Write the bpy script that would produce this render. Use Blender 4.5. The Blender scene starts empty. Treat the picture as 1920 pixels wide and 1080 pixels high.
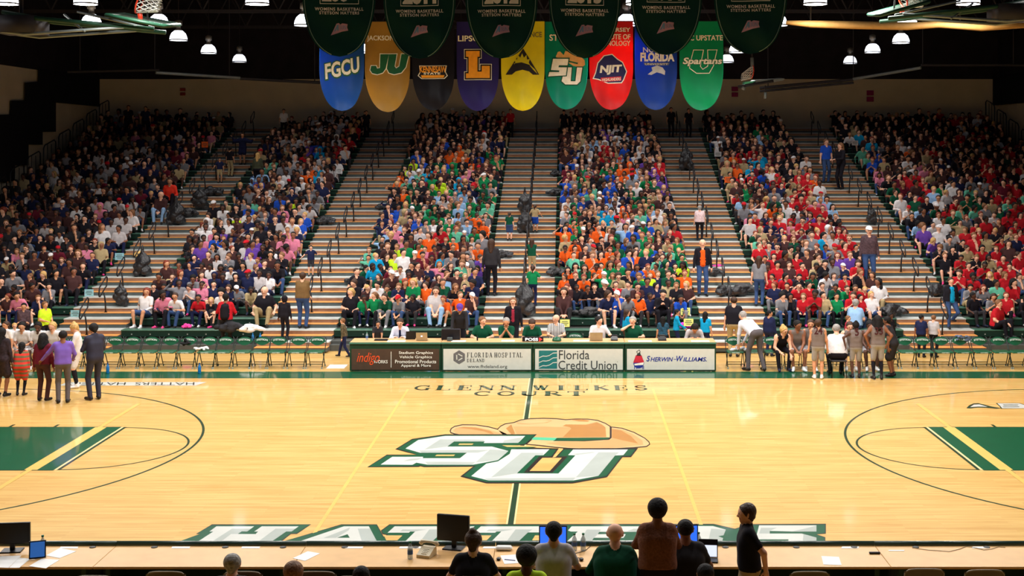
import bpy, math, random
import numpy as np
from mathutils import Vector, Matrix
from mathutils.geometry import tessellate_polygon
C = bpy.context.scene.collection
SC = bpy.context.scene
# ---------------------------------------------------------------- camera
F, H, CX, VX, VY, NEAR = 2465.0, 5.98, 0.88, 1062.0, 272.0, 18.4
cam = bpy.data.cameras.new('camera'); camo = bpy.data.objects.new('camera', cam); C.objects.link(camo)
cam.sensor_width = 36.0; cam.lens = F / 1920 * 36.0
cam.shift_x = (960 - VX) / 1920; cam.shift_y = -(540 - VY) / 1920
cam.clip_end = 300
camo.location = (CX, -NEAR, H); camo.rotation_euler = (math.pi / 2, 0, 0)
SC.camera = camo
# ---------------------------------------------------------------- view and world
SC.view_settings.view_transform = 'Standard'; SC.view_settings.look = 'None'
SC.view_settings.gamma = 1.0; SC.view_settings.use_curve_mapping = False
SC.view_settings.exposure = 0.0
SC.cycles.max_bounces = 5; SC.cycles.diffuse_bounces = 2; SC.cycles.glossy_bounces = 3
SC.cycles.caustics_reflective = False; SC.cycles.caustics_refractive = False
SC.cycles.sample_clamp_indirect = 4
world = bpy.data.worlds.new('hall'); SC.world = world; world.use_nodes = True
world.node_tree.nodes['Background'].inputs[0].default_value = (0.55, 0.5, 0.48, 1)
world.node_tree.nodes['Background'].inputs[1].default_value = 0.0
# ---------------------------------------------------------------- the hall's lamps and an added front row: one spot under every high-bay fixture
LAMP_Z = 9.4
LAMPS = []          # x, depth from camera, power factor, seen in frame
for xx in (-12.0, -7.0, -2.2, 2.6, 7.2, 12.1):
    for dd in (24.6, 28.4, 31.8, 37.5):
        if dd == 31.8: xx = {-12.0: -12.67, -7.0: -10.75, -2.2: -6.6, 2.6: 2.6, 7.2: 6.9, 12.1: 10.6}[xx]
        if dd == 37.5: xx = {-12.0: -11.1, 12.1: 11.2, 7.2: 6.6}.get(xx, xx)
        LAMPS.append((xx, dd, .82 if xx < -9 else 1.0))
for xx in (-12.0, -7.0, -2.2, 2.6, 7.2, 12.1): LAMPS.append((xx, 18.3, .5))  # unseen front row, added to brighten the near tables and big banners
for xx, dd, p in ((-11.75, 42.8, .6), (-12.4, 48.8, .3), (-12.55, 54.0, .06),
                  (12.05, 43.9, .7), (12.15, 48.4, .5), (12.75, 55.0, .08),
                  (7.15, 48.4, .6), (7.5, 54.2, .15), (-6.6, 43.0, .7), (-6.6, 48.6, .5),
                  (-2.2, 43.0, .8), (2.6, 43.0, .8), (-2.2, 48.6, .7), (2.6, 48.6, .7), (7.1, 43.0, .7),
                  (-2.2, 54.0, .2), (2.6, 54.0, .2)):
    LAMPS.append((xx, dd, p))
LAMP_W = 1030.0
def lamp_light(x, d, p):
    l = bpy.data.lights.new('high_bay_bulb', 'SPOT'); l.energy = LAMP_W * p
    l.color = (1.0, 0.955, 0.90); l.spot_size = math.radians(168 if 27 < d < 33 else 140); l.spot_blend = 0.5 if 27 < d < 33 else 0.75
    l.shadow_soft_size = 0.2
    o = bpy.data.objects.new('bulb', l); C.objects.link(o)
    o.location = (0, 0, -0.03); return o
# ---------------------------------------------------------------- helpers
def lin(c):
    return tuple(((v / 255) / 12.92 if v / 255 <= 0.04045 else ((v / 255 + .055) / 1.055) ** 2.4) for v in c) + (1.0,)
MATS = {}
def mat(name, rgb, rough=.6, metal=0.0, spec=.3, var=.08, scale=8.0, emit=0, bump=0, alpha=1, trans=0):
    if name in MATS: return MATS[name]
    m = bpy.data.materials.new(name); m.use_nodes = True; MATS[name] = m
    nt = m.node_tree; b = nt.nodes['Principled BSDF']; c = lin(rgb)
    b.inputs['Roughness'].default_value = rough; b.inputs['Metallic'].default_value = metal
    b.inputs['Specular IOR Level'].default_value = spec
    b.inputs['Base Color'].default_value = c
    if alpha < 1: b.inputs['Alpha'].default_value = alpha
    if trans: b.inputs['Transmission Weight'].default_value = trans
    if emit:
        b.inputs['Emission Color'].default_value = c; b.inputs['Emission Strength'].default_value = emit
    if var and not emit:
        pass
        tc = nt.nodes.new('ShaderNodeTexCoord'); n = nt.nodes.new('ShaderNodeTexNoise'); n.inputs['Scale'].default_value = scale
        r = nt.nodes.new('ShaderNodeValToRGB')
        r.color_ramp.elements[0].position = .3; r.color_ramp.elements[1].position = .7
        r.color_ramp.elements[0].color = tuple(v * (1 - var) for v in c[:3]) + (1,)
        r.color_ramp.elements[1].color = tuple(min(1, v * (1 + var)) for v in c[:3]) + (1,)
        nt.links.new(tc.outputs['Object'], n.inputs['Vector']); nt.links.new(n.outputs['Fac'], r.inputs['Fac'])
        nt.links.new(r.outputs['Color'], b.inputs['Base Color'])
        if bump:
            bp = nt.nodes.new('ShaderNodeBump'); bp.inputs['Strength'].default_value = bump; bp.inputs['Distance'].default_value = .02 if scale < 15 else .035
            n.inputs['Detail'].default_value = 4
            nt.links.new(n.outputs['Fac'], bp.inputs['Height']); nt.links.new(bp.outputs['Normal'], b.inputs['Normal'])
    return m
class MB:
    """collects shapes into one mesh; several materials allowed"""
    def __init__(s): s.v = []; s.f = []; s.mi = []; s.ms = []
    def m(s, material):
        if material not in s.ms: s.ms.append(material)
        return s.ms.index(material)
    def add(s, vs, fs, material):
        o = len(s.v); s.v += [tuple(p) for p in vs]; i = s.m(material)
        for f in fs: s.f.append(tuple(o + k for k in f)); s.mi.append(i)
        return s
    def box(s, x0, x1, y0, y1, z0, z1, m, bev=0):
        if bev:
            b = min(bev, (x1 - x0) / 2.01, (y1 - y0) / 2.01, (z1 - z0) / 2.01)
            vs = []
            for z, k in ((z0, b), (z0 + b, 0), (z1 - b, 0), (z1, b)):
                for x, y in ((x0 + k, y0 + b), (x0 + b, y0 + k), (x1 - b, y0 + k), (x1 - k, y0 + b), (x1 - k, y1 - b), (x1 - b, y1 - k), (x0 + b, y1 - k), (x0 + k, y1 - b)):
                    vs.append((x, y, z))
            fs = [tuple(range(7, -1, -1)), tuple(range(24, 32))]
            for r in range(3):
                for i in range(8):
                    j = (i + 1) % 8; fs.append((r * 8 + i, r * 8 + j, r * 8 + 8 + j, r * 8 + 8 + i))
            return s.add(vs, fs, m)
        vs = [(x, y, z) for z in (z0, z1) for x, y in ((x0, y0), (x1, y0), (x1, y1), (x0, y1))]
        return s.add(vs, [(3, 2, 1, 0), (4, 5, 6, 7), (0, 1, 5, 4), (1, 2, 6, 5), (2, 3, 7, 6), (3, 0, 4, 7)], m)
    def tube(s, pts, r, m, n=8, closed=False):
        pts = [Vector(p) for p in pts]; k = len(pts)
        rr = r if isinstance(r, (list, tuple)) else [r] * k
        vs = []; fs = []; ref = None
        for i in range(k):
            a = pts[(i - 1) % k] if (closed or i) else pts[i]
            b = pts[(i + 1) % k] if (closed or i < k - 1) else pts[i]
            t = (b - a).normalized()
            if ref is None:
                ref = Vector((0, 0, 1)) if abs(t.z) < .9 else Vector((1, 0, 0))
            u = ref - t * ref.dot(t)
            if u.length < 1e-4: u = t.orthogonal()
            u.normalize(); w = t.cross(u); ref = u
            for j in range(n):
                q = 2 * math.pi * j / n; vs.append(pts[i] + (u * math.cos(q) + w * math.sin(q)) * rr[i])
        for i in range(k if closed else k - 1):
            for j in range(n):
                a = i * n + j; b = i * n + (j + 1) % n; i2 = (i + 1) % k
                fs.append((a, b, i2 * n + (j + 1) % n, i2 * n + j))
        if not closed: fs += [tuple(range(n - 1, -1, -1)), tuple(range((k - 1) * n, k * n))]
        return s.add(vs, fs, m)
    def lathe(s, prof, c, m, n=16, cap=True):
        vs = []; fs = []
        for r, z in prof:
            for j in range(n):
                q = 2 * math.pi * j / n; vs.append((c[0] + r * math.cos(q), c[1] + r * math.sin(q), c[2] + z))
        for i in range(len(prof) - 1):
            for j in range(n):
                fs.append((i * n + j, i * n + (j + 1) % n, (i + 1) * n + (j + 1) % n, (i + 1) * n + j))
        if cap: fs += [tuple(range(n - 1, -1, -1)), tuple(range((len(prof) - 1) * n, len(prof) * n))]
        return s.add(vs, fs, m)
    def poly(s, pts, m):
        """flat polygon, any shape, 3D points"""
        pts = [Vector(p) for p in pts]
        tr = tessellate_polygon([pts]); return s.add(pts, [tuple(t) for t in tr], m)
    def prism(s, pts, off, m):
        """polygon pts extruded by vector off"""
        pts = [Vector(p) for p in pts]; off = Vector(off); k = len(pts)
        tr = [tuple(t) for t in tessellate_polygon([pts])]
        fs = tr + [tuple(k + i for i in reversed(t)) for t in tr] + [(i, (i + 1) % k, k + (i + 1) % k, k + i) for i in range(k)]
        return s.add(pts + [p + off for p in pts], fs, m)
    def build(s, name, parent=None, smooth=False, loc=None):
        me = bpy.data.meshes.new(name); me.from_pydata(s.v, [], s.f)
        for m in s.ms: me.materials.append(m)
        me.polygons.foreach_set('material_index', s.mi)
        if smooth: me.polygons.foreach_set('use_smooth', [True] * len(s.f))
        me.update()
        o = bpy.data.objects.new(name, me); C.objects.link(o)
        if parent: o.parent = parent
        if loc: o.location = loc
        return o
def empty(name, loc=(0, 0, 0), rz=0):
    o = bpy.data.objects.new(name, None); C.objects.link(o); o.location = loc; o.rotation_euler = (0, 0, rz); o.empty_display_size = .1
    return o
def tag(o, label=None, cat=None, group=None, kind=None):
    if label: o['label'] = label
    if cat: o['category'] = cat
    if group: o['group'] = group
    if kind: o['kind'] = kind
    return o
def dup(o, parent=None):
    c = o.copy(); C.objects.link(c); c.parent = parent
    for ch in list(o.children): dup(ch, c)
    return c
def dup_at(o, loc, rz=None):
    c = dup(o); c.location = loc
    if rz is not None: c.rotation_euler = (0, 0, rz)
    return c
def px(x, y, d):
    """photo pixel at depth d -> world"""
    return Vector((CX + (x - VX) * d / F, d - NEAR, H - (y - VY) * d / F))
def pf(x, y, z=0.0):
    d = F * (H - z) / (y - VY); return px(x, y, d)
ORD = ['zeroth', 'first', 'second', 'third', 'fourth', 'fifth', 'sixth', 'seventh', 'eighth', 'ninth', 'tenth', 'eleventh', 'twelfth', 'thirteenth', 'fourteenth', 'fifteenth', 'sixteenth', 'seventeenth', 'eighteenth', 'nineteenth', 'twentieth']
ORD += ['twenty-' + k for k in ORD[1:10]] + ['thirtieth']
def inset(pts, t):
    """inset a 2D polygon by t (mitred)"""
    n = len(pts); area = sum(pts[i][0] * pts[(i + 1) % n][1] - pts[(i + 1) % n][0] * pts[i][1] for i in range(n))
    sg = 1 if area > 0 else -1; out = []
    for i in range(n):
        p0, p1, p2 = (np.array(pts[(i + k) % n], float) for k in (-1, 0, 1))
        a = p1 - p0; b = p2 - p1; a /= max(1e-9, np.hypot(*a)); b /= max(1e-9, np.hypot(*b))
        na = np.array([-a[1], a[0]]) * sg; nb = np.array([-b[1], b[0]]) * sg
        m = na + nb; q = max(.35, m.dot(m) / 2); out.append(tuple(p1 + m / q * t))
    return out
def text_mesh(body, w, h, m, bold=0.0, shear=0.0, depth=0.0, spacing=1.0, align='C'):
    """flat text in the XZ plane facing -Y, centred, fitted to w x h; returns (verts, faces)"""
    cu = bpy.data.curves.new('t', 'FONT'); cu.body = body; cu.size = 1; cu.shear = shear; cu.offset = bold
    cu.space_character = spacing; cu.resolution_u = 3; cu.align_x = 'CENTER'; cu.space_line = .85
    o = bpy.data.objects.new('t', cu); C.objects.link(o); dg = bpy.context.evaluated_depsgraph_get(); dg.update()
    me = bpy.data.meshes.new_from_object(o.evaluated_get(dg))
    vs = [v.co.copy() for v in me.vertices]; fs = [tuple(p.vertices) for p in me.polygons]
    bpy.data.objects.remove(o); bpy.data.curves.remove(cu); bpy.data.meshes.remove(me)
    x0 = min(v.x for v in vs); x1 = max(v.x for v in vs); y0 = min(v.y for v in vs); y1 = max(v.y for v in vs)
    sx = w / (x1 - x0); sy = h / (y1 - y0)
    return [((v.x - (x0 + x1) / 2) * sx, (v.y - (y0 + y1) / 2) * sy) for v in vs], fs
def curved(mb, vs, fs, mapf, m, step):
    """map flat artwork on to a curved surface, splitting triangles finer than step"""
    st = []
    for f in fs:
        for i in range(1, len(f) - 1): st.append((vs[f[0]], vs[f[i]], vs[f[i + 1]]))
    V = []; Fc = []
    while st:
        t = st.pop(); L = [math.hypot(t[i][0] - t[(i + 1) % 3][0], t[i][1] - t[(i + 1) % 3][1]) for i in range(3)]
        i = L.index(max(L))
        if L[i] > step:
            a, b, c = t[i], t[(i + 1) % 3], t[(i + 2) % 3]; q = ((a[0] + b[0]) / 2, (a[1] + b[1]) / 2); st += [(a, q, c), (q, b, c)]
        else: o = len(V); V += [mapf(*p) for p in t]; Fc.append((o, o + 1, o + 2))
    mb.add(V, Fc, m)
def add_text(mb, body, mapf, w, h, m, step=None, **k):
    vs, fs = text_mesh(body, w, h, m, **k)
    if step: curved(mb, vs, fs, mapf, m, step)
    else: mb.add([mapf(a, b) for a, b in vs], fs, m)
# a small serif stroke alphabet for inscriptions (unit box, x 0..1, y 0..1)
def arc(cx, cy, rx, ry, a0, a1, n=10): return [(cx + rx * math.cos(math.radians(a0 + (a1 - a0) * i / n)), cy + ry * math.sin(math.radians(a0 + (a1 - a0) * i / n))) for i in range(n + 1)]
TK, TN = .19, .065
SER = {
 'L': [([(.25, 0), (.25, 1)], TK), ([(.05, .03), (.9, .03)], TN), ([(.05, .97), (.45, .97)], TN), ([(.9, 0), (.9, .25)], TN)],
 'E': [([(.25, 0), (.25, 1)], TK), ([(.05, .03), (.88, .03)], TN), ([(.05, .97), (.85, .97)], TN), ([(.3, .5), (.65, .5)], TN), ([(.86, 0), (.86, .25)], TN), ([(.83, 1), (.83, .75)], TN), ([(.65, .38), (.65, .62)], TN)],
 'N': [([(.15, 0), (.15, 1)], TN), ([(.15, .97), (.85, .03)], TK), ([(.85, 0), (.85, 1)], TN), ([(0, .03), (.3, .03)], TN), ([(.7, .97), (1, .97)], TN), ([(0, .97), (.2, .97)], TN)],
 'I': [([(.5, 0), (.5, 1)], TK), ([(.3, .03), (.7, .03)], TN), ([(.3, .97), (.7, .97)], TN)],
 'T': [([(.5, 0), (.5, 1)], TK), ([(.3, .03), (.7, .03)], TN), ([(.03, .97), (.97, .97)], TN), ([(.05, 1), (.05, .75)], TN), ([(.95, 1), (.95, .75)], TN)],
 'K': [([(.22, 0), (.22, 1)], TK), ([(.05, .03), (.4, .03)], TN), ([(.05, .97), (.4, .97)], TN), ([(.28, .42), (.85, .97)], TN), ([(.42, .58), (.88, .03)], TK), ([(.7, .97), (1, .97)], TN), ([(.7, .03), (1, .03)], TN)],
 'W': [([(.08, 1), (.32, .03)], TK * .8), ([(.32, .03), (.5, .95)], TN), ([(.48, 1), (.7, .03)], TK * .8), ([(.7, .03), (.93, 1)], TN), ([(0, .97), (.22, .97)], TN), ([(.8, .97), (1, .97)], TN)],
 'O': [(arc(.5, .5, .4, .46, 0, 360, 24), .12)],
 'C': [(arc(.54, .5, .42, .46, 45, 315, 20), .12), ([(.86, .68), (.86, 1)], TN)],
 'G': [(arc(.52, .5, .42, .46, 45, 320, 20), .12), ([(.84, .68), (.84, 1)], TN), ([(.84, 0), (.84, .42)], .13), ([(.65, .42), (1, .42)], TN)],
 'S': [(arc(.48, .74, .3, .22, 20, 270, 12) + arc(.48, .26, .33, .25, 90, -160, 12), .12), ([(.78, .72), (.78, 1)], TN), ([(.15, 0), (.15, .3)], TN)],
 'U': [([(.2, 1), (.2, .35)] + arc(.52, .35, .32, .32, 180, 300, 8), TK * .9), (arc(.52, .35, .32, .32, 270, 360, 6) + [(.84, 1)], TN), ([(.03, .97), (.37, .97)], TN), ([(.7, .97), (.98, .97)], TN)],
 'R': [([(.22, 0), (.22, 1)], TK), ([(.05, .03), (.42, .03)], TN), ([(.05, .97), (.5, .97)] + arc(.5, .74, .26, .23, 90, -90, 8) + [(.3, .51)], .09), ([(.5, .5), (.9, .03)], TK * .9), ([(.8, .03), (1, .03)], TN)],
 'F': [([(.25, 0), (.25, 1)], TK), ([(.05, .03), (.45, .03)], TN), ([(.05, .97), (.88, .97)], TN), ([(.3, .5), (.65, .5)], TN), ([(.85, 1), (.85, .75)], TN)],
 'D': [([(.22, 0), (.22, 1)], TK), ([(.05, .03), (.45, .03)] + arc(.45, .5, .42, .47, -90, 90, 12) + [(.05, .97)], .09)],
 'A': [([(.5, 1), (.12, .03)], TN), ([(.5, 1), (.85, .03)], TK), ([(.25, .33), (.7, .33)], TN), ([(0, .03), (.28, .03)], TN), ([(.68, .03), (1, .03)], TN)],
 'H': [([(.2, 0), (.2, 1)], TK), ([(.8, 0), (.8, 1)], TK), ([(.2, .5), (.8, .5)], TN), ([(.03, .03), (.37, .03)], TN), ([(.03, .97), (.37, .97)], TN), ([(.63, .03), (.97, .03)], TN), ([(.63, .97), (.97, .97)], TN)],
 'P': [([(.22, 0), (.22, 1)], TK), ([(.05, .03), (.42, .03)], TN), ([(.05, .97), (.5, .97)] + arc(.5, .72, .3, .25, 90, -90, 8) + [(.3, .47)], .09)],
}
def serif(mb, word, mapf, m, w, h, gap=.28, heavy=1.0):
    """inscription in the serif alphabet; (0,0) is its lower left corner"""
    n = len(word); wl = w / (n + gap * (n - 1))
    for i, ch in enumerate(word):
        if ch not in SER: continue
        x0 = i * wl * (1 + gap)
        for pl, t in SER[ch]:
            t = t * heavy
            for a, b in zip(pl[:-1], pl[1:]):
                ax, ay = a[0] * wl, a[1] * h; bx, by = b[0] * wl, b[1] * h
                dx, dy = bx - ax, by - ay; L = math.hypot(dx, dy) or 1; tt = t * wl / 2; th = t * min(wl, h) / 2
                nx, ny = -dy / L, dx / L; k = math.hypot(nx * wl, ny * min(h, wl)) * t / 2
                e = k * .3; dx, dy = dx / L * e, dy / L * e
                mb.add([mapf(x0 + ax - dx + nx * k, ay - dy + ny * k), mapf(x0 + ax - dx - nx * k, ay - dy - ny * k),
                        mapf(x0 + bx + dx - nx * k, by + dy - ny * k), mapf(x0 + bx + dx + nx * k, by + dy + ny * k)], [(0, 1, 2, 3)], m)
# ================================================================ THE HALL
def floor_mat():
    m = bpy.data.materials.new('maple_floor'); m.use_nodes = True; nt = m.node_tree; b = nt.nodes['Principled BSDF']
    N = nt.nodes.new; Lk = nt.links.new
    g = N('ShaderNodeNewGeometry'); br = N('ShaderNodeTexBrick'); br.offset = .37; br.offset_frequency = 2
    br.inputs['Scale'].default_value = 1; br.inputs['Brick Width'].default_value = 1.7; br.inputs['Row Height'].default_value = .075
    br.inputs['Mortar Size'].default_value = .001; br.inputs['Mortar'].default_value = lin((196, 150, 84))
    br.inputs['Color1'].default_value = lin((226, 187, 114)); br.inputs['Color2'].default_value = lin((214, 171, 97)); br.inputs['Bias'].default_value = -.15
    Lk(g.outputs['Position'], br.inputs['Vector'])
    mp = N('ShaderNodeMapping'); mp.inputs['Scale'].default_value = (.55, 9, 1); Lk(g.outputs['Position'], mp.inputs['Vector'])
    n = N('ShaderNodeTexNoise'); n.inputs['Scale'].default_value = 1.6; n.inputs['Detail'].default_value = 5; n.inputs['Distortion'].default_value = .6; Lk(mp.outputs[0], n.inputs['Vector'])
    r = N('ShaderNodeValToRGB'); r.color_ramp.elements[0].position = .36; r.color_ramp.elements[0].color = lin((226, 200, 160))
    r.color_ramp.elements[1].position = .62; r.color_ramp.elements[1].color = (1, 1, 1, 1); Lk(n.outputs['Fac'], r.inputs['Fac'])
    mx = N('ShaderNodeMix'); mx.data_type = 'RGBA'; mx.blend_type = 'MULTIPLY'; mx.inputs[0].default_value = .5
    Lk(br.outputs['Color'], mx.inputs[6]); Lk(r.outputs['Color'], mx.inputs[7]); Lk(mx.outputs[2], b.inputs['Base Color'])
    b.inputs['Roughness'].default_value = .42; b.inputs['Specular IOR Level'].default_value = .25
    b.inputs['Coat Weight'].default_value = .75; b.inputs['Coat Roughness'].default_value = .07; b.inputs['Coat IOR'].default_value = 1.45
    return m
def paint(name, rgb, rough=.35):
    m = mat(name, rgb, rough, var=.05, scale=2.0); b = m.node_tree.nodes['Principled BSDF']
    b.inputs['Coat Weight'].default_value = .75; b.inputs['Coat Roughness'].default_value = .07; b.inputs['Coat IOR'].default_value = 1.45
    return m
M_FLOOR = floor_mat()
P_GREEN = paint('court_green_paint', (2, 84, 52)); P_DARK = paint('court_black_paint', (38, 30, 28)); P_WHITE = paint('court_white_paint', (212, 214, 208))
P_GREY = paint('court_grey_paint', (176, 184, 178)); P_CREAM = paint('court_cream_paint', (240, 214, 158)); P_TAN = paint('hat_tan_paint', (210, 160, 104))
P_YEL = paint('court_yellow_paint', (232, 192, 104)); P_TAN2 = paint('hat_brown_paint', (184, 130, 70)); P_MINT = paint('court_mint_paint', (84, 190, 146))
P_LINE = paint('court_dark_green_line', (30, 62, 36)); P_TAN3 = paint('hat_light_paint', (222, 180, 126))
def D2Y(d): return d - NEAR
fl = MB().box(-24, 24, -10, D2Y(64), -.3, 0, M_FLOOR).build('floor'); tag(fl, kind='structure')
CEIL = 13.0
m_wall = mat('beige_block_wall', (208, 192, 164), .85, var=.06, scale=1.2, bump=.2); m_dark = mat('black_painted_steel_deck', (34, 27, 32), .8, var=.3, scale=1.5)
m_blk = mat('black_acoustic_panel', (22, 19, 24), .9, var=.2)
def wall(name, b1, b2=None):
    mb = MB().box(*b1, m_wall)
    if b2: mb.box(*b2, m_dark)
    return tag(mb.build(name), kind='structure')
YB = D2Y(61.8)
wall('wall_back', (-21.2, 21.2, YB, YB + .3, 0, 9.08), (-21.2, 21.2, YB - .05, YB + .3, 9.08, CEIL))
wall('wall_left', (-21.5, -21.2, -10, YB + .3, 0, 9.12), (-21.5, -21.15, -10, YB + .3, 9.12, CEIL))
wall('wall_right', (21.2, 21.5, -10, YB + .3, 0, 9.12), (21.15, 21.5, -10, YB + .3, 9.12, CEIL))
cl = MB().box(-21.5, 21.5, -10, YB + .3, CEIL, CEIL + .2, m_dark)
for i in range(34): cl.box(-21.2, 21.2, -9 + i * 1.6, -8.9 + i * 1.6, CEIL - .12, CEIL, m_dark)
tag(cl.build('ceiling'), kind='structure')
# black stair-shaped panel on the left wall and its twin
def side_panel(sx):
    pts = [(185.5, 146), (185.5, 200), (101.5, 192), (101.5, 247), (76.5, 247.5), (76.5, 271.5), (50, 271), (50, 310), (24, 309.5), (24, 340), (-40, 342), (-40, 216), (19, 214.5), (19, 188.5), (46, 188), (46, 155), (71, 153), (71, 128)]
    out = []
    for x, y in pts:
        d = F * 22.0 / (VX - x); z = H - (y - VY) * d / F; out.append((sx * 21.1, D2Y(d) if d < 61.7 else YB - .06, z))
    if sx < 0:
        mb = MB().prism(out, (.06, 0, 0), m_blk)
    else:
        mb = MB().box(21.0, 21.1, D2Y(53), YB - .06, 7.85, 9.2, m_blk); mb.box(20.9, 21.1, D2Y(60.6), YB - .06, 7.85, 9.2, m_blk)
    o = mb.build('acoustic_panel'); tag(o, 'black stepped panel on the beige %s side wall' % ('left' if sx < 0 else 'right'), 'wall panel')
side_panel(-1); side_panel(1)
# ---------------------------------------------------------------- floor markings (paint on the floor)
def fm(mb, pts, m, z): return mb.poly([pf(x, y, 0)[:2] + (z,) if False else (pf(x, y).x, pf(x, y).y, z) for x, y in pts], m)
def mark(name, mb): o = mb.build(name, fl); tag(o); return o
def rect(mb, x0, x1, y0, y1, z, m): mb.add([(x0, y0, z), (x1, y0, z), (x1, y1, z), (x0, y1, z)], [(0, 1, 2, 3)], m)
mb = MB(); rect(mb, -21, 21, 15.3, 16.3, .002, P_GREEN); mark('sideline_band', mb)
mb = MB(); rect(mb, -.045, .045, -.6, 15.3, .002, P_LINE); rect(mb, -.075, -.045, -.6, 15.3, .002, P_CREAM); rect(mb, .045, .075, -.6, 15.3, .002, P_CREAM); mark('center_line', mb)
for s in (-1, 1):
    mb = MB(); rect(mb, *sorted((s * 3.0 - .03, s * 3.0 + .03)), -.6, 13.8, .0024, P_YEL); mark('volleyball_attack_line', mb)
    mb = MB(); rect(mb, *sorted((s * 9.0 - .05, s * 9.0 + .05)), -1, 12.0, .0042, P_YEL); mark('volleyball_end_line', mb)
    # key
    mb = MB(); x0, x1 = sorted((s * 8.55, s * 14.3)); rect(mb, x0, x1, 5.79, 9.45, .003, P_GREEN)
    a, b = sorted((s * 8.50, s * 8.55)); rect(mb, a, b, 5.79, 9.45, .003, P_CREAM)
    a, b = sorted((s * 8.44, s * 8.50)); rect(mb, a, b, 5.79, 9.47, .003, P_LINE)
    rect(mb, x0, x1, 5.75, 5.79, .003, P_LINE); rect(mb, x0, x1, 9.45, 9.49, .003, P_LINE)
    a, b = sorted((s * 8.86, s * 9.10)); rect(mb, a, b, 5.79, 9.45, .0036, P_YEL)
    for q in (9.0, 9.95, 10.9, 11.9):
        a, b = sorted((s * q, s * (q + .06)))
        rect(mb, a, b, 9.5, 9.72, .003, P_LINE); rect(mb, a, b, 5.52, 5.74, .003, P_LINE)
    mark('free_throw_lane', mb)
    def ring(cx, cy, r, a0, a1, w, name, z=.003):
        mb = MB(); n = 90; vs = []; fs = []
        for i in range(n + 1):
            q = math.radians(a0 + (a1 - a0) * i / n)
            for rr in (r - w, r + w): vs.append((cx + s * rr * math.cos(q), cy + rr * math.sin(q), z))
        for i in range(n): fs.append((2 * i, 2 * i + 1, 2 * i + 3, 2 * i + 2))
        mb.add(vs, fs, P_LINE); mark(name, mb)
    ring(s * 12.73, 7.6, 6.2, 90, 270, .026, 'three_point_arc'); ring(s * 8.47, 7.62, 1.8, 90, 270, .022, 'free_throw_circle')
# side three point line short straight parts
for s in (-1, 1):
    mb = MB()
    a, b = sorted((s * 12.73, s * 14.3)); rect(mb, a, b, 13.78, 13.83, .003, P_LINE); mark('three_point_corner_line', mb)
# inscriptions
mb = MB()
def fmap(x0, y0):
    return lambda a, b: (x0 + a, y0 + b, .0032)
a = pf(779, 731); b = pf(1213, 722)
def words(ws, ya, yb, x0, x1, mb):
    A = pf(x0, ya); B = pf(x1, yb); return A, B
def ins(word, x0, x1, ya, yb, mb):
    A = pf(x0, (ya + yb) / 2); B = pf(x1, (ya + yb) / 2); y0 = pf(x0, ya).y; y1 = pf(x0, yb).y
    serif(mb, word, fmap(A.x, y0), P_LINE, B.x - A.x, y1 - y0, gap=.32, heavy=1.5)
ins('GLENN', 777, 967, 731.5, 723, mb); ins('WILKES', 1000, 1216, 731.5, 723, mb); ins('COURT', 888, 1097, 742, 734, mb)
mark('court_name_lettering', mb)
# upside-down white inscription by the far left sideline
mb = MB(); A = pf(120, 719); B = pf(373, 719); y0 = pf(0, 723).y; y1 = pf(0, 716.5).y
mb.add([(A.x, y0, .0026), (B.x, y0, .0026), (B.x + .15, y1, .0026), (A.x, y1, .0026)], [(0, 1, 2, 3)], P_WHITE)
add_text(mb, 'HATTERS  HATTERS', lambda a, b: ((A.x + B.x) / 2 - a, (y0 + y1) / 2 - b, .0034), (B.x - A.x) * .97, (y1 - y0) * .8, P_DARK, bold=.0, shear=-.4)
mark('inscription_band', mb)
mb = MB()
sw = [(1812, 765.5), (1817, 760), (1825, 756.5), (1834, 756), (1846, 759), (1860, 762.5), (1878, 765.5), (1868, 766.5), (1850, 764.8), (1832, 764.5), (1820, 766)]
fm(mb, sw, P_LINE, .0026); fm(mb, [(1819, 763.5), (1826, 759), (1836, 758.5), (1852, 763), (1835, 762.5)], P_WHITE, .0034)
fm(mb, [(1867, 756), (1912, 756), (1925, 760), (1925, 766), (1877, 766.5), (1874, 762)], P_LINE, .0026)
fm(mb, [(1870, 756.6), (1911, 756.6), (1922, 760), (1922, 765.8), (1879, 765.8), (1876, 762)], P_WHITE, .0034)
fm(mb, [(1880, 759), (1910, 759), (1908, 760.2), (1882, 760.2)], P_LINE, .004); fm(mb, [(1880, 762.6), (1912, 762.6), (1910, 763.6), (1882, 763.6)], P_LINE, .004)
mark('baseline_logo', mb)
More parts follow.
